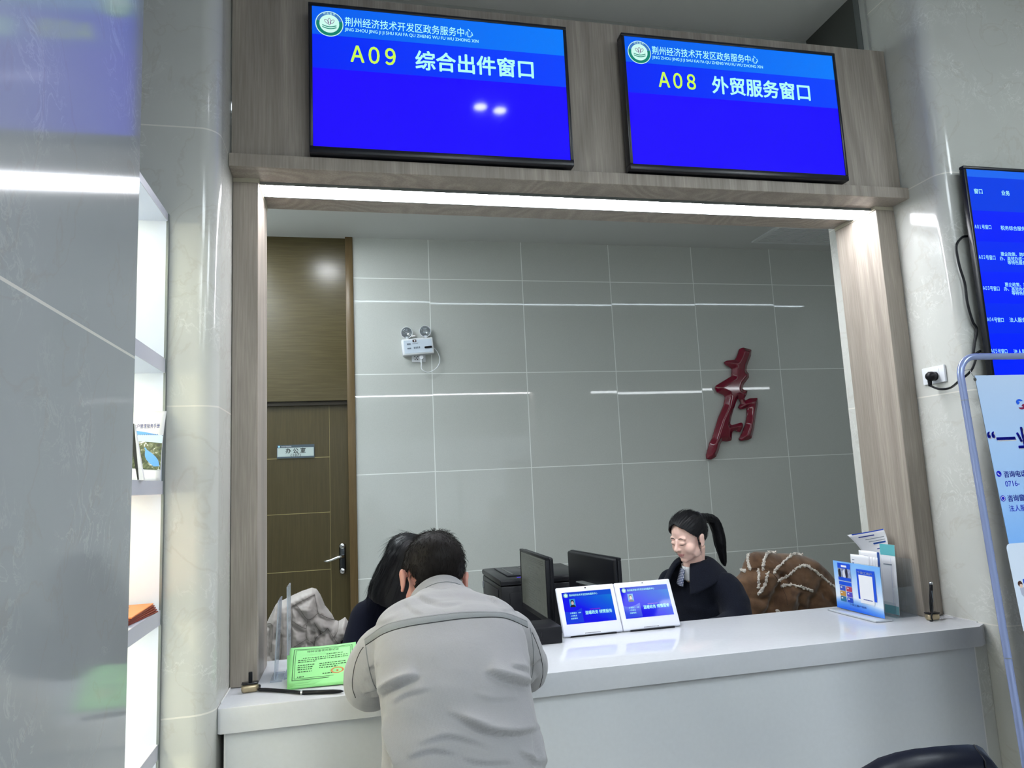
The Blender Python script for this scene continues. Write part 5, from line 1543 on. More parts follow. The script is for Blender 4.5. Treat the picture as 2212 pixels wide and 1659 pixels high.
limb(mb, ARML, [.05, .045, .042, .038, .028]); limb(mb, ARMR, [.05, .045, .042, .038, .028])
hand(mb, ARML[-1], (0.35, 0.93, -0.06), (0, 0, 1), 1.0, 0.35, False); hand(mb, ARMR[-1], (-0.4, 0.9, -0.06), (0, 0, 1), 1.0, 0.45, True)
for q in (-1, 1):
    limb(mb, [Vector((.215 + q * .085, 1.42, .545)), Vector((.215 + q * .12, 1.66, .53)), Vector((.215 + q * .13, 1.84, .50)), Vector((.215 + q * .13, 1.84, .28)), Vector((.215 + q * .13, 1.80, .08))], [.075, .068, .055, .048, .036])
body = remesh(mb, 0.0055, 5).build('body', M_SKIN_M, man, smooth=True)

# trousers and shoes, mostly out of frame
mb = MB()
rings(mb, [(Vector((.215, 1.38, .52)), .165, .13), (Vector((.216, 1.43, .66)), .168, .13), (Vector((.218, 1.49, .78)), .155, .115)])
for q in (-1, 1):
    limb(mb, [Vector((.215 + q * .085, 1.40, .555)), Vector((.215 + q * .12, 1.66, .535)), Vector((.215 + q * .13, 1.85, .50)), Vector((.215 + q * .13, 1.85, .28)), Vector((.215 + q * .13, 1.81, .10))], [.095, .084, .07, .062, .055])
remesh(mb, 0.009, 5).build('trousers', mat('charcoal_trousers', (0.03, 0.032, 0.036), 0.8), man, smooth=True)
for q in (-1, 1):
    mb = MB(); mb.box((.215 + q * .13 - .045, 1.73, 0.0), (.215 + q * .13 + .045, 1.98, 0.10), 0.035, 4); mb.build('shoe', M_BLACK, man, smooth='auto')

# jacket
mb = MB()
rings(mb, [(Vector((.208, 1.385, .57)), .192, .150), (Vector((.207, 1.445, .69)), .178, .140), (SP[1], .166, .130), (SP[2], .160, .124), (SP[3], .176, .114), (SP[4], .172, .084), (SP[5], .084, .068)], power=2.6)
limb(mb, [Vector((.085, 1.775, 1.018))] + ARML[:1] + [ARML[1] + Vector((-.004, 0, 0)), ARML[2], ARML[3], ARML[3].lerp(ARML[4], .8)], [.068, .072, .069, .064, .056, .046])
limb(mb, [Vector((.352, 1.775, 1.024))] + ARMR[:1] + [ARMR[1], ARMR[2] + Vector((.004, 0, 0)), ARMR[3], ARMR[3].lerp(ARMR[4], .8)], [.068, .072, .069, .065, .056, .046])
jr = remesh(mb, 0.0050, 10)
# folds of the cloth: lines on the back as (points, depth, width)
FOLDS = [([(806, 1508), (821, 1500), (837, 1489), (876, 1471), (905, 1462)], .016, 11), ([(1050, 1452), (1067, 1458), (1102, 1470), (1138, 1477), (1160, 1465)], .017, 12),
         ([(990, 1553), (1032, 1574), (1070, 1584), (1118, 1586), (1165, 1575)], .015, 12), ([(965, 1540), (990, 1549), (1022, 1563), (1057, 1575)], .006, 9),
         ([(826, 1545), (829, 1575), (836, 1610), (850, 1659)], .012, 9), ([(1158, 1560), (1161, 1600), (1164, 1640), (1170, 1668)], .012, 10),
         ([(905, 1612), (960, 1592), (1010, 1600), (1060, 1618)], .006, 10), ([(880, 1640), (930, 1622), (985, 1630)], .006, 10), ([(1120, 1625), (1150, 1640), (1180, 1659)], .010, 9),
         ([(893, 1278), (915, 1294), (955, 1306), (1000, 1303)], .006, 8), ([(1050, 1284), (1072, 1300), (1085, 1312)], .006, 8), ([(870, 1300), (890, 1318), (915, 1328)], .004, 8),
         ([(1085, 1322), (1105, 1318), (1125, 1326)], .004, 7), ([(805, 1352), (830, 1345), (855, 1330)], .004, 8),
         ([(790, 1450), (806, 1440), (822, 1436)], .005, 7), ([(785, 1500), (805, 1490), (820, 1484)], .006, 8), ([(1146, 1440), (1160, 1428), (1172, 1424)], .005, 7),
         ([(1100, 1440), (1125, 1446), (1145, 1450)], .006, 8), ([(850, 1520), (880, 1500), (930, 1490)], .005, 9), ([(1020, 1500), (1060, 1512), (1120, 1510)], .004, 10),
         ([(1000, 1640), (1050, 1650), (1110, 1645)], .006, 10)]
view0 = Vector((0, 0, CAM_H))
jr.bm.normal_update()
FL = []
for P, dp, wd in FOLDS:
    P = [p.to_2d() for p in bez([Vector((x, y, 0)) for x, y in P], 5)]
    tot = sum((b - a).length for a, b in zip(P, P[1:]))
    FL.append((P, dp, wd, tot, min(p.x for p in P) - 60, max(p.x for p in P) + 60, min(p.y for p in P) - 60, max(p.y for p in P) + 60))
for v in jr.bm.verts:
    nv = v.normal
    facing = (view0 - v.co).normalized().dot(nv)
    d = 0.0
    if facing > 0.0:
        q = Vector(world_to_px(v.co))
        for P, dp, wd, tot, bx0, bx1, by0, by1 in FL:
            if not (bx0 < q.x < bx1 and by0 < q.y < by1): continue
            best = 1e9; run = 0.0; sgn = 1; at = 0
            for a, b in zip(P, P[1:]):
                ab = b - a; L_ = ab.length; tt = max(0, min(1, (q - a).dot(ab) / ab.length_squared)); r_ = q - (a + ab * tt); dd = r_.length
                if dd < best: best = dd; at = run + tt * L_; sgn = 1 if (ab.x * r_.y - ab.y * r_.x) < 0 else -1
                run += L_
            tap = math.sin(math.pi * min(1, max(0, at / tot))) ** .6
            t_ = best / (wd * .85)
            if sgn > 0: d += dp * 1.5 * tap * math.exp(-t_ * .55) * (1 - math.exp(-t_ * 4))     # cloth bulging over the fold
            else: d -= dp * 1.5 * tap * math.exp(-t_ * 1.5) * (1 - math.exp(-t_ * 5))           # tucked in below it
        d *= min(1, facing * 3)
    n1 = noise.noise(v.co * 11.0) * 0.0026 + noise.noise(Vector((v.co.x * 14 + v.co.z * 9, v.co.y * 12, v.co.z * 26))) * 0.0020
    v.co += nv * (d + n1)
bmesh.ops.smooth_vert(jr.bm, verts=jr.bm.verts, factor=0.5, use_axis_x=True, use_axis_y=True, use_axis_z=True)
k = NB('grey_twill')
weave = k.math('ADD', k.math('SINE', k.math('MULTIPLY', k.xyz()[0], 2600.0)), k.math('SINE', k.math('MULTIPLY', k.math('ADD', k.xyz()[2], k.xyz()[1]), 2400.0)))
fine = k.noise(380, 3)
cl = k.mix(k.math('MULTIPLY', fine, 0.5), srgb(156, 155, 157), srgb(140, 139, 141))
k.bump(k.math('ADD', k.math('MULTIPLY', weave, 0.035), k.noise(34, 4, 0.6)), 0.22, 0.006)
k.b.inputs['Sheen Weight'].default_value = 0.25
M_TWILL = k.out(cl, 0.82, 0.25)
M_TAPE = mat('dark_grey_tape', srgb(128, 131, 133), 0.75, bump=0.15, bump_scale=400); M_SEAM = mat('seam_black', srgb(52, 52, 54), 0.8)
jk = jr.build('jacket', M_TWILL, man, smooth=True)
jbm = bmesh.new(); jbm.from_mesh(jk.data); jbm.transform(wm(man))
JB = BVHTree.FromBMesh(jbm)
def hit(x, y, bvh, lift=0.0):
    d = ray(x, y).normalized()
    L = bvh.ray_cast(view0, d)
    if L[0] is None: return None
    return L[0] + (L[1] if L[1].dot(d) < 0 else -L[1]) * lift
def surf_line(name, pts, bvh, m, parent, r, lift=0.0, n=8, loop=0):
    P = bez([Vector((x, y, 0)) for x, y in pts], 10)
    W_ = [hit(p.x, p.y, bvh, lift) for p in P]; W_ = [p for p in W_ if p is not None]
    # drop jumps
    Q = [W_[0]]
    for p in W_[1:]:
        if (p - Q[-1]).length < 0.06: Q.append(p)
    return MB().tube(Q, r, n).build(name, m, parent, smooth=True)
TU = [(788, 1379), (831, 1350), (879, 1337), (942, 1327.5), (1006, 1321), (1070, 1321), (1102, 1326), (1137, 1340)]
TL = [(789.5, 1393), (831, 1367.5), (879, 1353), (942, 1343), (1006, 1335), (1070, 1332.5), (1102, 1338), (1140, 1355)]
PU = bez([Vector((x, y, 0)) for x, y in TU], 10); PL = bez([Vector((x, y, 0)) for x, y in TL], 10)
t_ = bmesh.new(); rows = []
for a, b in zip(PU, PL):
    row = []
    for j in range(5):
        q = a.lerp(b, j / 4); p = hit(q.x, q.y, JB, 0.0022 if 0 < j < 4 else 0.0004)
        row.append(p)
    if all(p is not None for p in row): rows.append([t_.verts.new(p) for p in row])
for A, B in zip(rows, rows[1:]):
    for j in range(4): t_.faces.new((A[j], A[j + 1], B[j + 1], B[j]))
bmesh.ops.recalc_face_normals(t_, faces=t_.faces)
mb = MB(); mb._add(t_); mb.build('yoke_tape', M_TAPE, jk, smooth=True, label='darker grey tape across the back of the jacket')
surf_line('yoke_seam', [(x, y + 1.0) for x, y in TL], JB, M_SEAM, jk, 0.0011, 0.0004)
surf_line('yoke_stitch', [(x, y + 3.5) for x, y in TU], JB, M_TWILL, jk, 0.0005, 0.0024)
surf_line('armhole_seam', [(790, 1396), (794, 1426), (801, 1458), (809, 1481), (823, 1502)], JB, M_TAPE, jk, 0.0013, 0.0)
surf_line('armhole_seam', [(1145, 1357), (1150, 1385), (1152, 1417), (1150, 1455), (1142, 1474)], JB, M_TAPE, jk, 0.0013, 0.0)
surf_line('sleeve_seam', [(785, 1398), (777, 1410), (767, 1436), (762, 1465), (762, 1488), (768, 1507)], JB, M_SEAM, jk, 0.0009, 0.0003)
surf_line('sleeve_seam', [(1149, 1366), (1163, 1400), (1171, 1433), (1172, 1458), (1165, 1488)], JB, M_SEAM, jk, 0.0009, 0.0003)
# stand collar around the neck
nc = Vector((.211, 1.880, 1.105)); nax = (mh.p(0, -.03, -.05) - Vector((0.218, 1.80, 1.045))).normalized()
nx_ = (Vector((1, 0, 0)) - nax * nax.x).normalized(); ny_ = nax.cross(nx_)
def collar(u, v):
    th = 2 * math.pi * u
    r_ = .0745 + 0.016 * (1 - v) ** 2 + 0.003 * math.sin(3 * th)
    back_ = -math.sin(th)          # -1 front .. +1 back
    h_ = -.026 + v * (.050 + .010 * back_)
    return nc + nx_ * (r_ * math.cos(th)) + ny_ * (r_ * .98 * math.sin(th)) + nax * h_
MB().grid(collar, 48, 8).build('collar', M_TWILL, jk, smooth=True, solid=0.006, subsurf=1)
for hh in (0.55,):
    MB().tube([collar(i / 60, hh) + (collar(i / 60, hh) - nc - nax * (collar(i / 60, hh) - nc).dot(nax)).normalized() * .0034 for i in range(60)], 0.0009, 6, closed=True).build('collar_stitch', M_TAPE, jk, smooth=True)
# hair: cropped cap and many short strands growing from the crown
t_ = bmesh.new(); bmesh.ops.create_uvsphere(t_, u_segments=110, v_segments=80, radius=1.0)
def hair_keep_m(s, f, u):
    # hairline: open over the face; at the back it runs down to the nape
    if f > .045 and u < .070 - (abs(s) / .08) * .012: return False
    if f > -.005 and u < .012: return False
    if abs(s) > .055 and f > -.034 and u < .004: return False
    return u > -.062 - (f + .03) * .12
for v in t_.verts:
    q = v.co
    s, f, u = q.x * .0785, q.y * .0985 - .014, q.z * .0865 + .028
    if u < 0: s *= 1 - min(.25, -u * 2.2); f = f * (1 - min(.10, -u * 1.1))
    v.co = Vector((s, f, u))
bmesh.ops.delete(t_, geom=[v for v in t_.verts if not hair_keep_m(*v.co)], context='VERTS')
random.seed(21)
roots = []
t_.normal_update()
crown = Vector((0.004, -.055, .095))
vs = [(v.co.copy(), v.normal.copy()) for v in t_.verts]
for i in range(6500):
    c_, n_ = random.choice(vs)
    c_ = c_ + Vector((random.gauss(0, .0035), random.gauss(0, .0035), random.gauss(0, .0035)))
    away = (c_ - crown); away = away - n_ * away.dot(n_)
    away = away.normalized() if away.length > .004 else Vector((1, 0, 0))
    top = max(0, min(1, (c_.z - .055) / .05))
    L = random.uniform(.009, .017)
    lift = random.uniform(.05, .2) + .45 * top * random.random()
    sw = n_.cross(away) * random.uniform(-.35, .55)
    d_ = (away + n_ * lift + sw).normalized()
    p0_, p1_ = c_ - n_ * .001, c_ + d_ * L * .6 + n_ * .0008
    p2_ = c_ + d_ * L - n_ * .001 * (1 - top)
    roots.append([mh.p(*p0_), mh.p(*p1_), mh.p(*p2_)])
for v in t_.verts: v.co = mh.p(*v.co)
hm = MB(); hm._add(t_)
hr_ = hm.build('hair', M_HAIRM, man, smooth=True, solid=0.004)
st_ = hairs(roots, M_HAIRM, 'hair_strands', hr_, 0.0007); st_['kind'] = 'stuff'
# stool
sto = thing('stool', 'black round stool carrying the seated man in the grey work jacket', 'stool', (0.215, 1.40, 0))
MB().lathe([(0.0, .475), (.16, .475), (.175, .462), (.175, .44), (.16, .43), (0, .43)], 32, Matrix.Translation((.215, 1.40, -0.02))).build('seat', M_LEATH, sto, smooth='auto')
MB().cyl((.215, 1.40, .03), (.215, 1.40, .412), .025).build('column', M_STEEL, sto)
MB().lathe([(0.0, .03), (.05, .03), (.19, .012), (.19, 0), (0, 0)], 32, Matrix.Translation((.215, 1.40, 0))).build('base', M_STEEL, sto, smooth='auto')

# ------------------------------------------------------------ clerk hidden behind the man
M_NAVY = mat('navy_cloth', (0.004, 0.005, 0.013), 0.9, spec=0.15, sheen=0.03, bump=0.2, bump_scale=300)
w2 = thing('person', 'clerk with black bobbed hair bowed behind the man in the grey jacket', 'person', (0.19, 3.0, 0))
h2 = Head((0.205, 2.900, 1.098), (0.42, -0.62, -0.62), (0.18, -0.42, 0.80))
mb = MB(); head_mass(mb, h2, .97)
mb.tube([h2.p(0, -.03, -.05), Vector((.19, 3.0, 1.0)), Vector((.19, 3.02, .93))], [.052, .054, .07], 16)
rings(mb, [(Vector((.19, 3.08, .46)), .14, .10), (Vector((.19, 3.06, .70)), .13, .09), (Vector((.19, 3.03, .87)), .15, .09), (Vector((.19, 3.01, .945)), .13, .06)])
A2L = [Vector((.04, 3.0, .89)), Vector((.0, 2.90, .77)), Vector((.10, 2.76, .745))]; A2R = [Vector((.34, 3.0, .89)), Vector((.39, 2.90, .77)), Vector((.30, 2.76, .745))]
limb(mb, A2L, [.042, .036, .026]); limb(mb, A2R, [.042, .036, .026])
hand(mb, A2L[-1], (.5, -.3, -.1), (0, 0, 1), .9, .3, True); hand(mb, A2R[-1], (-.4, -.5, -.1), (0, 0, 1), .9, .3, False)
for q in (-1, 1): limb(mb, [Vector((.19 + q * .08, 3.06, .49)), Vector((.19 + q * .1, 2.85, .50)), Vector((.19 + q * .1, 2.75, .46)), Vector((.19 + q * .1, 2.82, .25)), Vector((.19 + q * .1, 2.85, .04))], [.07, .06, .05, .045, .035])
remesh(mb, 0.007, 5).build('body', M_SKIN_F, w2, smooth=True)
mb = MB()
rings(mb, [(Vector((.19, 3.09, .45)), .19, .14), (Vector((.19, 3.06, .70)), .165, .125), (Vector((.19, 3.03, .88)), .175, .11), (Vector((.19, 3.005, .975)), .145, .08), (Vector((.19, 2.985, 1.01)), .07, .06)])
limb(mb, [Vector((.06, 3.01, .90))] + A2L[:2] + [A2L[1].lerp(A2L[2], .85)], [.068, .066, .056, .045]); limb(mb, [Vector((.32, 3.01, .90))] + A2R[:2] + [A2R[1].lerp(A2R[2], .85)], [.068, .066, .056, .045])
remesh(mb, 0.009, 6).build('coat', M_NAVY, w2, smooth=True)
mb = MB()
for q in (-1, 1): limb(mb, [Vector((.19 + q * .08, 3.06, .49)), Vector((.19 + q * .1, 2.85, .50)), Vector((.19 + q * .1, 2.75, .46)), Vector((.19 + q * .1, 2.82, .25)), Vector((.19 + q * .1, 2.85, .06))], [.085, .075, .062, .055, .05])
remesh(mb, .012, 4).build('trousers', M_BLACK, w2, smooth=True)
# bob: cap falling in a bell to the jaw, gathered towards the viewer's left
mb = MB()
h2.ell(mb, 0, -.012, .034, .090, .104, .088)
bell = []
for i in range(9):
    t = i / 8
    bell.append((h2.p(0, -.018, .045).lerp(Vector((.152, 2.905, .958)), t), .088 + .034 * t ** .8 - .03 * max(0, t - .8) * 5 * .5, .090 + .022 * t))
rings(mb, bell, power=2.1)
hb = remesh(mb, .006, 6)
for v in hb.bm.verts: v.co += v.normal * (noise.noise(Vector((v.co.x * 60, v.co.y * 60, v.co.z * 6))) * .0025)
ho = hb.build('hair', M_HAIR, w2, smooth=True)
random.seed(5); roots = []
vs = [(v.co + Vector((.19, 3.0, 0)), v.normal.copy()) for v in ho.data.vertices]
for i in range(900):
    c_, n_ = random.choice(vs)
    if c_.z < 1.0: continue
    d_ = (Vector((.15, 2.9, .98)) - h2.p(0, -.02, .12)).normalized(); d_ = (d_ - n_ * d_.dot(n_)).normalized()
    L = random.uniform(.04, .09)
    roots.append([c_ - d_ * L * .3, c_ + d_ * L * .4 + n_ * .0016, c_ + d_ * L + n_ * random.uniform(-.002, .002)])
so_ = hairs(roots, M_HAIR, 'hair_strands', ho, .0006); so_['kind'] = 'stuff'

# ------------------------------------------------------------ clerk with the ponytail
cl_ = thing('person', 'clerk with black ponytail in dark navy coat looking down at the desk on the right', 'person', (1.52, 3.10, 0))
HC = Vector((1.452, 3.000, 1.124))
h3 = Head(HC, (-0.90, -0.345, -0.30), (-0.28, -0.11, 0.95))
K = .90
mb = MB(); head_mass(mb, h3, K)
mb.tube([h3.p(0, -.025, -.045), Vector((1.488, 3.035, 1.015)), Vector((1.505, 3.06, .93))], [.047, .048, .062], 18)
FX = Vector((.35, -.94, 0))
rings(mb, [(Vector((1.54, 3.14, .46)), .14, .10, FX), (Vector((1.53, 3.11, .68)), .13, .09, FX), (Vector((1.52, 3.09, .84)), .15, .085, FX), (Vector((1.51, 3.07, .935)), .12, .055, FX)])
A3N = [Vector((1.59, 2.935, .885)), Vector((1.565, 2.84, .775)), Vector((1.40, 2.775, .755))]; A3F = [Vector((1.445, 3.20, .88)), Vector((1.37, 3.17, .77)), Vector((1.24, 3.02, .745))]
limb(mb, A3N, [.042, .036, .026]); limb(mb, A3F, [.042, .036, .026])
hand(mb, A3N[-1], (-.95, .1, -.08), (0, 0, 1), .9, .4, True); hand(mb, A3F[-1], (-.8, -.5, -.08), (0, 0, 1), .9, .4, False)
for q in (-1, 1):
    o_ = FX * (q * .085)
    limb(mb, [Vector((1.52, 3.13, .49)) + o_, Vector((1.32, 3.05, .50)) + o_, Vector((1.16, 2.99, .47)) + o_, Vector((1.19, 3.0, .25)) + o_, Vector((1.22, 3.0, .04)) + o_], [.072, .062, .05, .045, .035])
b3 = remesh(mb, .0030, 9)
M_LIP = mat('muted_rose_lip', srgb(204, 142, 138), 0.45)
bo = b3.build('body', [M_SKIN_F, M_LIP], cl_, smooth=True)
org = Vector((1.52, 3.10, 0))
for p in bo.data.polygons:
    s, f, u = h3.loc(p.center + org)
    lipu = u + .0585 * K
    if f > .070 and abs(lipu) < .0085 - abs(s) ** 2 * 16 and abs(s) < .021: p.material_index = 1
tb = bmesh.new(); tb.from_mesh(bo.data); tb.transform(wm(cl_)); HB = BVHTree.FromBMesh(tb)
def face_pt(s, u, lift=.0004):
    o_ = h3.p(s * K, .16, u * K); L = HB.ray_cast(o_, -h3.f)
    return L[0] + h3.f * lift
for q in (-1, 1):
    MB().tube([face_pt(q * x, z) for x, z in ((.0125, -.0045), (.019, -.0068), (.028, -.0078), (.037, -.0066), (.0445, -.0036))], [.0004, .0011, .0014, .0013, .0005], 8).build('eyelash', M_HAIR, cl_, smooth=True)
    MB().tube([face_pt(q * x, z, -.0003) for x, z in ((.011, .0195), (.020, .0235), (.030, .0248), (.037, .0226), (.042, .0195))], [.0010, .0020, .0020, .0014, .0005], 8).build('eyebrow', mat('brow_dark', (0.035, 0.026, 0.024), .7), cl_, smooth=True)
    o_ = face_pt(q * .0052, -.0365, -.0006)
    MB().sphere(o_, (.0022, .0014, .0012), 8, h3.R).build('nostril', mat('nostril_shadow', srgb(96, 54, 48), .7), cl_, smooth=True)
MB().tube([face_pt(x, z, -.0002) for x, z in ((-.019, -.0585), (-.010, -.0588), (0, -.0595), (.010, -.0588), (.019, -.0585))], [.0003, .0008, .0009, .0008, .0003], 8).build('mouth_line', mat('mouth_line', srgb(120, 62, 62), .6), cl_, smooth=True)
# hair cap drawn back to the tie
t_ = bmesh.new(); bmesh.ops.create_uvsphere(t_, u_segments=160, v_segments=120, radius=1.0)
def keep_f(s, f, u):
    a = abs(s) / .08
    if f > .02:
        line = .083 - .052 * a ** 1.2 - max(0, .055 - f) * .80
        return u > line
    if f > -.012: return u > .004 + (f - .0) * .4
    return u > -.075 - f * .15
for v in t_.verts:
    q = v.co
    s, f, u = q.x * .0805 * K, (q.y * .1005 - .012) * K, (q.z * .0885 + .031) * K
    if u < 0: s *= 1 - min(.2, -u * 1.8)
    if f > 0: u += .004
    v.co = Vector((s, f, u))
bmesh.ops.delete(t_, geom=[v for v in t_.verts if not keep_f(*v.co)], context='VERTS')
vs = [v.co.copy() for v in t_.verts]
t_.normal_update(); ns_ = [v.normal.copy() for v in t_.verts]
for v in t_.verts: v.co = h3.p(*v.co)
mb = MB(); mb._add(t_)
h3o = mb.build('hair', M_HAIR, cl_, smooth=True, solid=.006)
TIE = Vector((0.0, -.098, .062))
random.seed(11); roots = []
for i in range(1500):
    j = random.randrange(len(vs)); c_, n_ = vs[j], ns_[j]
    d_ = TIE - c_; d_ = d_ - n_ * d_.dot(n_)
    if d_.length < .01: continue
    d_.normalize(); L = random.uniform(.03, .06)
    c0_ = c_ + n_ * .003
    roots.append([h3.p(*(c0_)), h3.p(*(c0_ + d_ * L * .5 + n_ * .0004)), h3.p(*(c0_ + d_ * L - n_ * (.0012 + L * .06)))])
for i in range(26):      # wisps beside the ear and stray hairs at the temple
    q = 1 if i % 2 else -1
    s0_ = q * .074; a_ = Vector((s0_, .022 - .014 * random.random(), .012))
    roots.append([h3.p(*a_), h3.p(s0_ * 1.04, .024 + random.gauss(0, .004), -.028), h3.p(s0_ * .98, .020 + random.gauss(0, .005), -.070 + random.gauss(0, .012))])
so_ = hairs(roots, M_HAIR, 'hair_strands', h3o, .0007); so_['kind'] = 'stuff'
tie = h3.p(*TIE)
MB().tube([tie + (h3.s * math.cos(a) + h3.u * math.sin(a)) * .017 for a in [i * math.pi / 8 for i in range(16)]], .005, 8, closed=True).build('hair_tie', mat('hair_tie', (0.02, 0.02, 0.03), .5), h3o, smooth=True)
tail = [tie + h3.f * .012, aY(1527, 1119, 3.085), aY(1541, 1126, 3.10), aY(1551, 1150, 3.115), aY(1557, 1182, 3.12), aY(1563, 1212, 3.12), aY(1567, 1224, 3.12)]
P = bez(tail, 8)
mb = MB(); N = len(P)
mb.tube(P, [.016 + .012 * math.sin(min(1, i / (N - 1) * 1.5) * math.pi * .62) - (max(0, i / (N - 1) - .62) * .062) for i in range(N)], 18)
tl = remesh(mb, .004, 3)
for v in tl.bm.verts: v.co += v.normal * noise.noise(Vector((v.co.x * 90, v.co.y * 90, v.co.z * 7))) * .003
to_ = tl.build('ponytail', M_HAIR, h3o, smooth=True)
random.seed(3); roots = []
for i in range(420):
    j = random.randrange(2, N - 10); o_ = Vector((random.gauss(0, 1), random.gauss(0, 1), random.gauss(0, .4))).normalized()
    R_ = lambda q: .0155 + .012 * math.sin(min(1, q / (N - 1) * 1.5) * math.pi * .62) - max(0, q / (N - 1) - .62) * .060
    roots.append([P[q] + o_ * (R_(q) + (.0008 if q < j + 8 else random.uniform(-.002, .004))) for q in range(j, min(N, j + 10), 2)])
ts_ = hairs(roots, M_HAIR, 'ponytail_strands', h3o, .0007); ts_['kind'] = 'stuff'
# coat
mb = MB()
rings(mb, [(Vector((1.545, 3.15, .46)), .185, .14, FX), (Vector((1.535, 3.12, .66)), .17, .125, FX), (Vector((1.525, 3.095, .82)), .172, .115, FX), (Vector((1.515, 3.08, .915)), .165, .092, FX), (Vector((1.505, 3.065, .962)), .115, .072, FX), (Vector((1.497, 3.05, .985)), .066, .058, FX)])
limb(mb, [Vector((1.56, 2.97, .90))] + A3N[:2] + [A3N[1].lerp(A3N[2], .92)], [.074, .072, .066, .055]); limb(mb, [Vector((1.45, 3.19, .90))] + A3F[:2] + [A3F[1].lerp(A3F[2], .9)], [.07, .068, .06, .048])
cr = remesh(mb, .0075, 7)
for v in cr.bm.verts: v.co += v.normal * (noise.noise(v.co * 16) * .005 + noise.noise(Vector((v.co.x * 9, v.co.y * 9, v.co.z * 30))) * .003)
k = NB('navy_wool')
n_ = k.noise(420, 3)
k.out(k.ramp(n_, [(.35, (0.004, 0.005, 0.010)), (.62, (0.008, 0.010, 0.018)), (.75, (0.022, 0.025, 0.036))]), .95, .12); k.bump(n_, .5, .003); k.b.inputs['Sheen Weight'].default_value = .04
co = cr.build('coat', k.m, cl_, smooth=True)
cx_ = Vector((1.492, 3.043, .990)); ca = Vector((-.17, -.13, .97)).normalized(); cf = h3.f - ca * h3.f.dot(ca); cf.normalize(); cs = cf.cross(ca)
def lapel(u, v):
    # u runs round from one front edge to the other, v from the neck out over the shoulders
    th = math.radians(28) + u * math.radians(304)
    fr = math.cos(th)              # 1 at the front opening
    r_ = .058 + .078 * v + .020 * v * max(0, fr)
    h_ = .030 - .010 * max(0, -fr) + .020 * math.sin(min(1, v * 2.2) * math.pi * .5) - .095 * v ** 1.3 - .045 * v * max(0, fr) ** 2
    return cx_ + (cf * math.cos(th) + cs * math.sin(th)) * r_ + ca * h_
MB().grid(lapel, 44, 12).build('coat_collar', k.m, co, smooth=True, solid=.012, subsurf=1)
def inner(u, v):
    th = 2 * math.pi * u
    return cx_ + (cf * math.cos(th) + cs * math.sin(th)) * (.054 + .006 * (1 - v)) + ca * (-.045 + .060 * v)
MB().grid(inner, 32, 6).build('white_collar', mat('white_knit', srgb(222, 224, 226), .8), cl_, smooth=True, solid=.004)
def shirt(u, v):
    th = math.radians(-38 + 42 * u) + math.radians(40)
    return cx_ + (cf * math.cos(th) + cs * math.sin(th)) * (.060 + .030 * v) + ca * (.006 - .070 * v)
k = NB('blue_check'); kx = k.xyz()
ch = k.math('MAXIMUM', k.math('GREATER_THAN', k.math('SINE', k.math('MULTIPLY', kx[2], 900.0)), .35), k.math('GREATER_THAN', k.math('SINE', k.math('MULTIPLY', k.math('ADD', kx[0], kx[1]), 900.0)), .35))
k.out(k.mix(ch, (0.55, 0.58, 0.66, 1), (0.03, 0.045, 0.13, 1)), .8); M_CHECK = k.m
MB().grid(shirt, 12, 10).build('shirt_collar', M_CHECK, cl_, smooth=True, solid=.003)
cu = A3N[1].lerp(A3N[2], .93); cdv = (A3N[2] - A3N[1]).normalized()
MB().tube([cu, cu + cdv * .035], .036, 18).build('shirt_cuff', M_CHECK, cl_, smooth='auto')
mb = MB()
for q in (-1, 1):
    o_ = FX * (q * .085)
    limb(mb, [Vector((1.52, 3.13, .49)) + o_, Vector((1.32, 3.05, .50)) + o_, Vector((1.16, 2.99, .47)) + o_, Vector((1.19, 3.0, .25)) + o_, Vector((1.22, 3.0, .06)) + o_], [.088, .077, .063, .056, .05])
remesh(mb, .012, 4).build('trousers', M_BLACK, cl_, smooth=True)

# ------------------------------------------------------------ chairs carrying coats
def office_chair(label, x, y, rz, zback):
    t = thing('office_chair', label, 'chair', (x, y, 0), rotz=rz, group='office chairs under coats')
    MB().box((-.21, -.20, .44), (.21, .22, .50), .025, 3).build('seat', M_BLACK, t, local=True, smooth='auto')
    MB().box((-.18, .19, .56), (.18, .225, zback), .015, 3).build('backrest', M_BLACK, t, local=True, smooth='auto')
    MB().box((-.03, .225, .45), (.03, .245, .66), .004, 1).build('back_support', M_BLACK, t, local=True)
    MB().cyl((0, 0, .08), (0, 0, .441), .024).build('column', M_STEEL, t, local=True)
    for i in range(5):
        a = i * 2 * math.pi / 5
        MB().cyl((0, 0, .09), (.26 * math.cos(a), .26 * math.sin(a), .062), .018, .012).build('base_arm', M_BLACK, t, local=True)
        MB().sphere((.26 * math.cos(a), .26 * math.sin(a), .027), .027, 14).build('castor', M_BLACK, t, local=True, smooth=True)
    return t


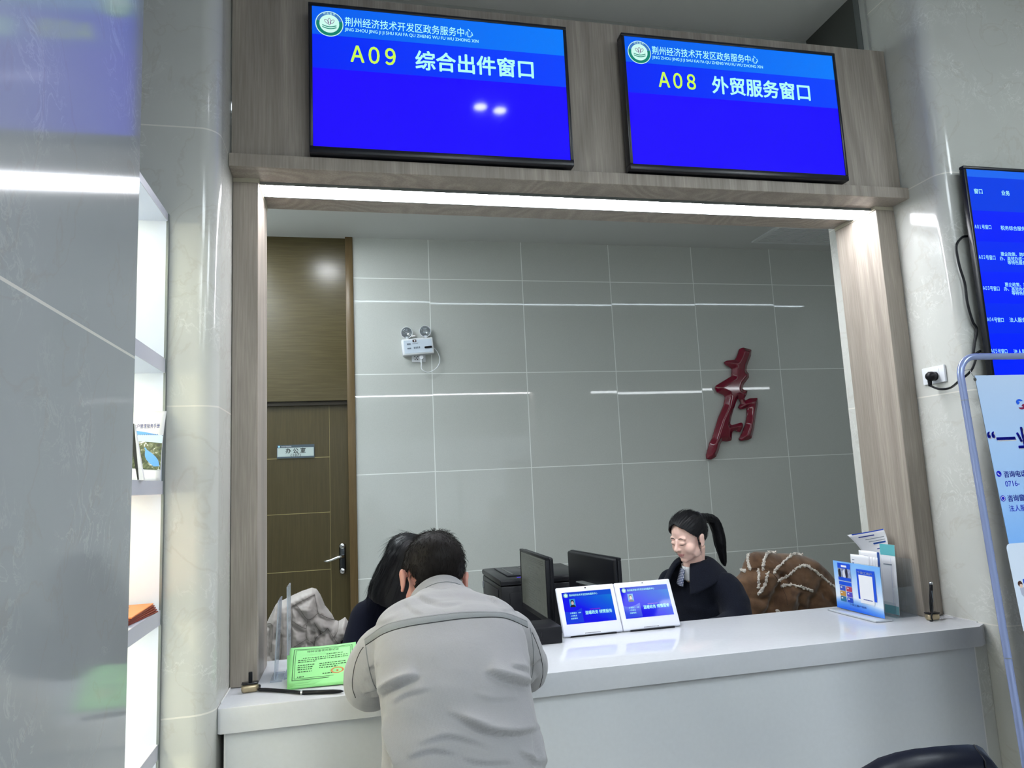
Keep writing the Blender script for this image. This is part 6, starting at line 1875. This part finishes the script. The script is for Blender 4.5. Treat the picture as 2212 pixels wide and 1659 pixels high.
def inflate(outline, seams, to3, base_h, base_r, puff, puff_w, step, back=0.45, wrinkle=0.0, seed=0, folds=()):
    """soft garment: the outline filled with a fine grid on both faces and swollen between its seams.
    outline/seams in flat garment units; to3(x, y, h) places a point h metres out of the garment's mid plane"""
    V2 = [Vector(p) for p in outline]
    def sd(p, L):
        d = 1e9
        for a, b in L:
            ab = b - a; tt = max(0, min(1, (p - a).dot(ab) / max(1e-9, ab.length_squared))); d = min(d, (a + ab * tt - p).length)
        return d
    edges_ = list(zip(V2, V2[1:] + V2[:1]))
    ss = [(Vector(a), Vector(b)) for P in seams for a, b in zip(P, P[1:])]
    ff = [(Vector(a), Vector(b), dp, wd) for P, dp, wd in folds for a, b in zip(P, P[1:])]
    def inside(p):
        c = False
        for a, b in edges_:
            if (a.y > p.y) != (b.y > p.y) and p.x < (b.x - a.x) * (p.y - a.y) / (b.y - a.y) + a.x: c = not c
        return c
    x0 = min(p.x for p in V2); x1 = max(p.x for p in V2); y0 = min(p.y for p in V2); y1 = max(p.y for p in V2)
    nx_, ny_ = int((x1 - x0) / step) + 2, int((y1 - y0) / step) + 2
    t = bmesh.new(); F_, B_, H_ = {}, {}, {}
    cells = [(i, j) for i in range(nx_) for j in range(ny_) if inside(Vector((x0 + (i + .5) * step, y0 + (j + .5) * step)))]
    cs_ = set(cells)
    def get(i, j):
        if (i, j) in F_: return
        p = Vector((x0 + i * step, y0 + j * step))
        full = all((i + a, j + b) in cs_ for a in (-1, 0) for b in (-1, 0))
        de = sd(p, edges_)
        if not full:
            best = None
            for a, b in edges_:
                ab = b - a; tt = max(0, min(1, (p - a).dot(ab) / max(1e-9, ab.length_squared))); q = a + ab * tt
                if best is None or (q - p).length < (best - p).length: best = q
            p = best; de = 0.0
        r_ = min(1.0, de / base_r); h = base_h * math.sqrt(max(0.0, 1 - (1 - r_) ** 2))
        if ss and de > 0: h += puff * math.sqrt(min(1.0, min(sd(p, ss), de) / puff_w))
        for a, b, dp, wd in ff:
            ab = b - a; tt = max(0, min(1, (p - a).dot(ab) / max(1e-9, ab.length_squared))); dd = (a + ab * tt - p).length / (wd * 1.3)
            if dd < 3: h += dp * math.exp(-dd * dd)
        if de > 0 and wrinkle: h += wrinkle * min(1, de / (base_r * .3)) * (noise.noise(Vector((p.x * .03, p.y * .03, seed))) + .6 * noise.noise(Vector((p.x * .09, p.y * .05, seed + 3))))
        F_[(i, j)] = t.verts.new(to3(p.x, p.y, h))
        B_[(i, j)] = t.verts.new(to3(p.x, p.y, -h * back)) if full else F_[(i, j)]
    for i, j in cells:
        K_ = [(i, j), (i + 1, j), (i + 1, j + 1), (i, j + 1)]
        for q in K_: get(*q)
        t.faces.new([F_[q] for q in K_])
        if any(B_[q] is not F_[q] for q in K_):
            try: t.faces.new([B_[q] for q in reversed(K_)])
            except ValueError: pass
    bmesh.ops.recalc_face_normals(t, faces=t.faces)
    mb = MB(); mb._add(t)
    return mb


# grey quilted down jacket over the left chair
ZO = lambda x, y: (500 + x / 5.925, 1240 + y / 5.925)
YJ = 3.30
def jto(x, y, h):
    p = aY(*ZO(x, y), YJ); return Vector((p.x, YJ - h, p.z))
out_ = [(400, 1180), (415, 800), (440, 640), (500, 520), (560, 400), (590, 360), (660, 330), (780, 270), (900, 215), (1030, 172), (1090, 188), (1140, 260), (1175, 340), (1195, 395), (1240, 450), (1290, 515), (1325, 590), (1375, 598), (1415, 575), (1455, 548), (1500, 610), (1535, 690), (1562, 770), (1500, 805), (1440, 840), (1420, 900), (1390, 960), (1395, 1060), (1400, 1180)]
seams = [[(780, 410), (930, 330), (1065, 262)], [(1065, 262), (1095, 420), (1110, 500)], [(1110, 500), (980, 580), (850, 420), (780, 410)], [(980, 580), (960, 700), (970, 830), (1050, 900), (1070, 1060)], [(970, 830), (780, 945)], [(780, 410), (770, 1180)],
         [(1110, 500), (1230, 560), (1370, 600)], [(1060, 620), (1110, 700), (1180, 740), (1230, 690)], [(1180, 740), (1100, 800), (1060, 870)], [(1230, 690), (1300, 800), (1380, 920)], [(1370, 600), (1360, 720), (1310, 810)], [(1060, 870), (1090, 1060)],
         [(590, 360), (620, 560), (570, 790)], [(570, 790), (640, 760), (640, 1000), (600, 1180)], [(440, 640), (520, 660), (510, 1000)], [(780, 600), (900, 680), (960, 700)], [(780, 945), (900, 960), (1050, 1060)]]
folds = [([(1000, 600), (1060, 720), (1060, 860)], -.018, 24), ([(1090, 620), (1140, 700), (1180, 740)], -.012, 18), ([(1180, 560), (1240, 640)], .008, 22), ([(850, 420), (900, 560)], -.006, 26)]
jm = inflate(out_, seams, jto, .075, 210, .034, 110, 13, back=.7, wrinkle=.005, seed=2, folds=folds)
M_DOWN = mat('grey_down_nylon', srgb(160, 153, 148), 0.5, bump=.3, bump_scale=45, sheen=.1)
jo = jm.build('down_jacket', M_DOWN, smooth=True)
tag(jo, 'light grey quilted down jacket draped over a chair in front of the brown door', 'jacket')
md = jo.modifiers.new('smooth', 'SMOOTH'); md.iterations = 1; md.factor = .5
b_ = bmesh.new(); b_.from_mesh(jo.data); JBV = BVHTree.FromBMesh(b_)
for P in seams:
    Q = [hit(*ZO(p.x, p.y), JBV, .0006) for p in (bez([Vector((x, y, 0)) for x, y in P], 8) if len(P) > 2 else [Vector((P[0][0] + (P[1][0] - P[0][0]) * i / 10, P[0][1] + (P[1][1] - P[0][1]) * i / 10, 0)) for i in range(11)])]
    Q = [p for p in Q if p is not None]
    if len(Q) > 3: MB().tube(Q, .0009, 6).build('quilting_seam', mat('down_seam', srgb(100, 94, 91), .7), jo, smooth=True)
office_chair('black office chair under the grey quilted down jacket', -0.20, YJ + 0.165, math.pi, .80)

# brown suede coat with fleece seams over the right chair
ZO2 = lambda x, y: (1400 + x / 5.027, 1090 + y / 5.027)
YS = 3.42
def sto3(x, y, h):
    p = aY(*ZO2(x, y), YS); return Vector((p.x, YS - h, p.z))
out2 = [(880, 1330), (900, 1000), (935, 805), (1000, 750), (1035, 640), (1075, 560), (1110, 525), (1160, 503), (1230, 503), (1310, 510), (1400, 522), (1500, 525), (1590, 530), (1690, 548), (1780, 590), (1860, 650), (1930, 720), (1990, 780), (2040, 850), (2075, 960), (2085, 1100), (2090, 1330)]
fold2 = [([(1000, 750), (1130, 690), (1250, 705), (1350, 750), (1420, 830), (1450, 890)], -.014, 20), ([(1130, 690), (1120, 640)], -.01, 24), ([(1330, 760), (1290, 900), (1230, 1040), (1150, 1200)], -.024, 34), ([(1000, 985), (1130, 1000), (1230, 960)], -.014, 24),
         ([(1450, 900), (1400, 1000), (1390, 1180)], .016, 40), ([(1500, 960), (1520, 1080), (1500, 1180)], -.014, 24), ([(1770, 850), (1720, 900), (1640, 1000), (1600, 1120)], -.012, 34), ([(1780, 850), (1830, 960), (1880, 1060)], .014, 36), ([(1750, 830), (1790, 960), (1900, 1090)], -.02, 26), ([(950, 830), (1080, 780), (1180, 760)], .012, 40), ([(1600, 640), (1740, 620), (1880, 720)], .012, 50), ([(1010, 1100), (1090, 1180)], -.014, 30)]
sm = inflate(out2, [], sto3, .12, 320, 0, 1, 17, back=.6, wrinkle=.008, seed=9, folds=fold2)
k = NB('brown_suede')
k.out(k.ramp(k.noise(14, 6, .6), [(.3, srgb(78, 57, 42)), (.7, srgb(116, 88, 65))]), .95, .15); k.b.inputs['Sheen Weight'].default_value = .3; k.bump(k.noise(240, 3), .25, .002)
so2 = sm.build('suede_coat', k.m, smooth=True)
tag(so2, 'brown suede coat with white fleece seams draped over a chair behind the ponytailed clerk', 'coat')
md = so2.modifiers.new('smooth', 'SMOOTH'); md.iterations = 3; md.factor = .5
b_ = bmesh.new(); b_.from_mesh(so2.data); SB = BVHTree.FromBMesh(b_)
M_FLEECE = mat('white_fleece', srgb(206, 198, 188), .95, bump=.6, bump_scale=300, sheen=.3)
for P in ([(1098, 535), (1085, 600), (1095, 660), (1112, 700)], [(1385, 527), (1310, 522), (1265, 590), (1255, 650), (1246, 712)], [(1675, 552), (1590, 540), (1500, 600), (1400, 690), (1360, 750)], [(1410, 825), (1500, 790), (1620, 690), (1700, 665), (1790, 705), (1900, 795), (2020, 895)], [(1442, 885), (1560, 872), (1680, 900), (1785, 938)], [(1195, 705), (1205, 800), (1196, 905)], [(1305, 735), (1272, 850), (1230, 930), (1195, 972)], [(1005, 708), (1060, 722)], [(1395, 1150), (1430, 1185)]):
    Q = [hit(*ZO2(p.x, p.y), SB, .002) for p in bez([Vector((x, y, 0)) for x, y in P], 14)]
    Q = [p for p in Q if p is not None]
    random.seed(len(Q))
    mb = MB()
    for i, p in enumerate(Q):
        for _ in range(4):
            mb.sphere(p + Vector((random.gauss(0, .0030), random.gauss(0, .0018), random.gauss(0, .0030))), random.uniform(.0026, .0048), 7)
    remesh(mb, .0019, 1).build('fleece_seam', M_FLEECE, so2, smooth=True)
for P in ([(1115, 693), (1250, 703), (1350, 752), (1420, 830), (1450, 890), (1500, 1000), (1512, 1090)],):
    Q = [hit(*ZO2(p.x, p.y), SB, .0005) for p in bez([Vector((x, y, 0)) for x, y in P], 10)]
    MB().tube([p for p in Q if p is not None], .0014, 6).build('stitched_seam', mat('suede_seam', srgb(64, 44, 32), .9), so2, smooth=True)
office_chair('black office chair under the brown suede coat', aY(1705, 1250, YS + .2).x, YS + 0.20, math.pi, .80)
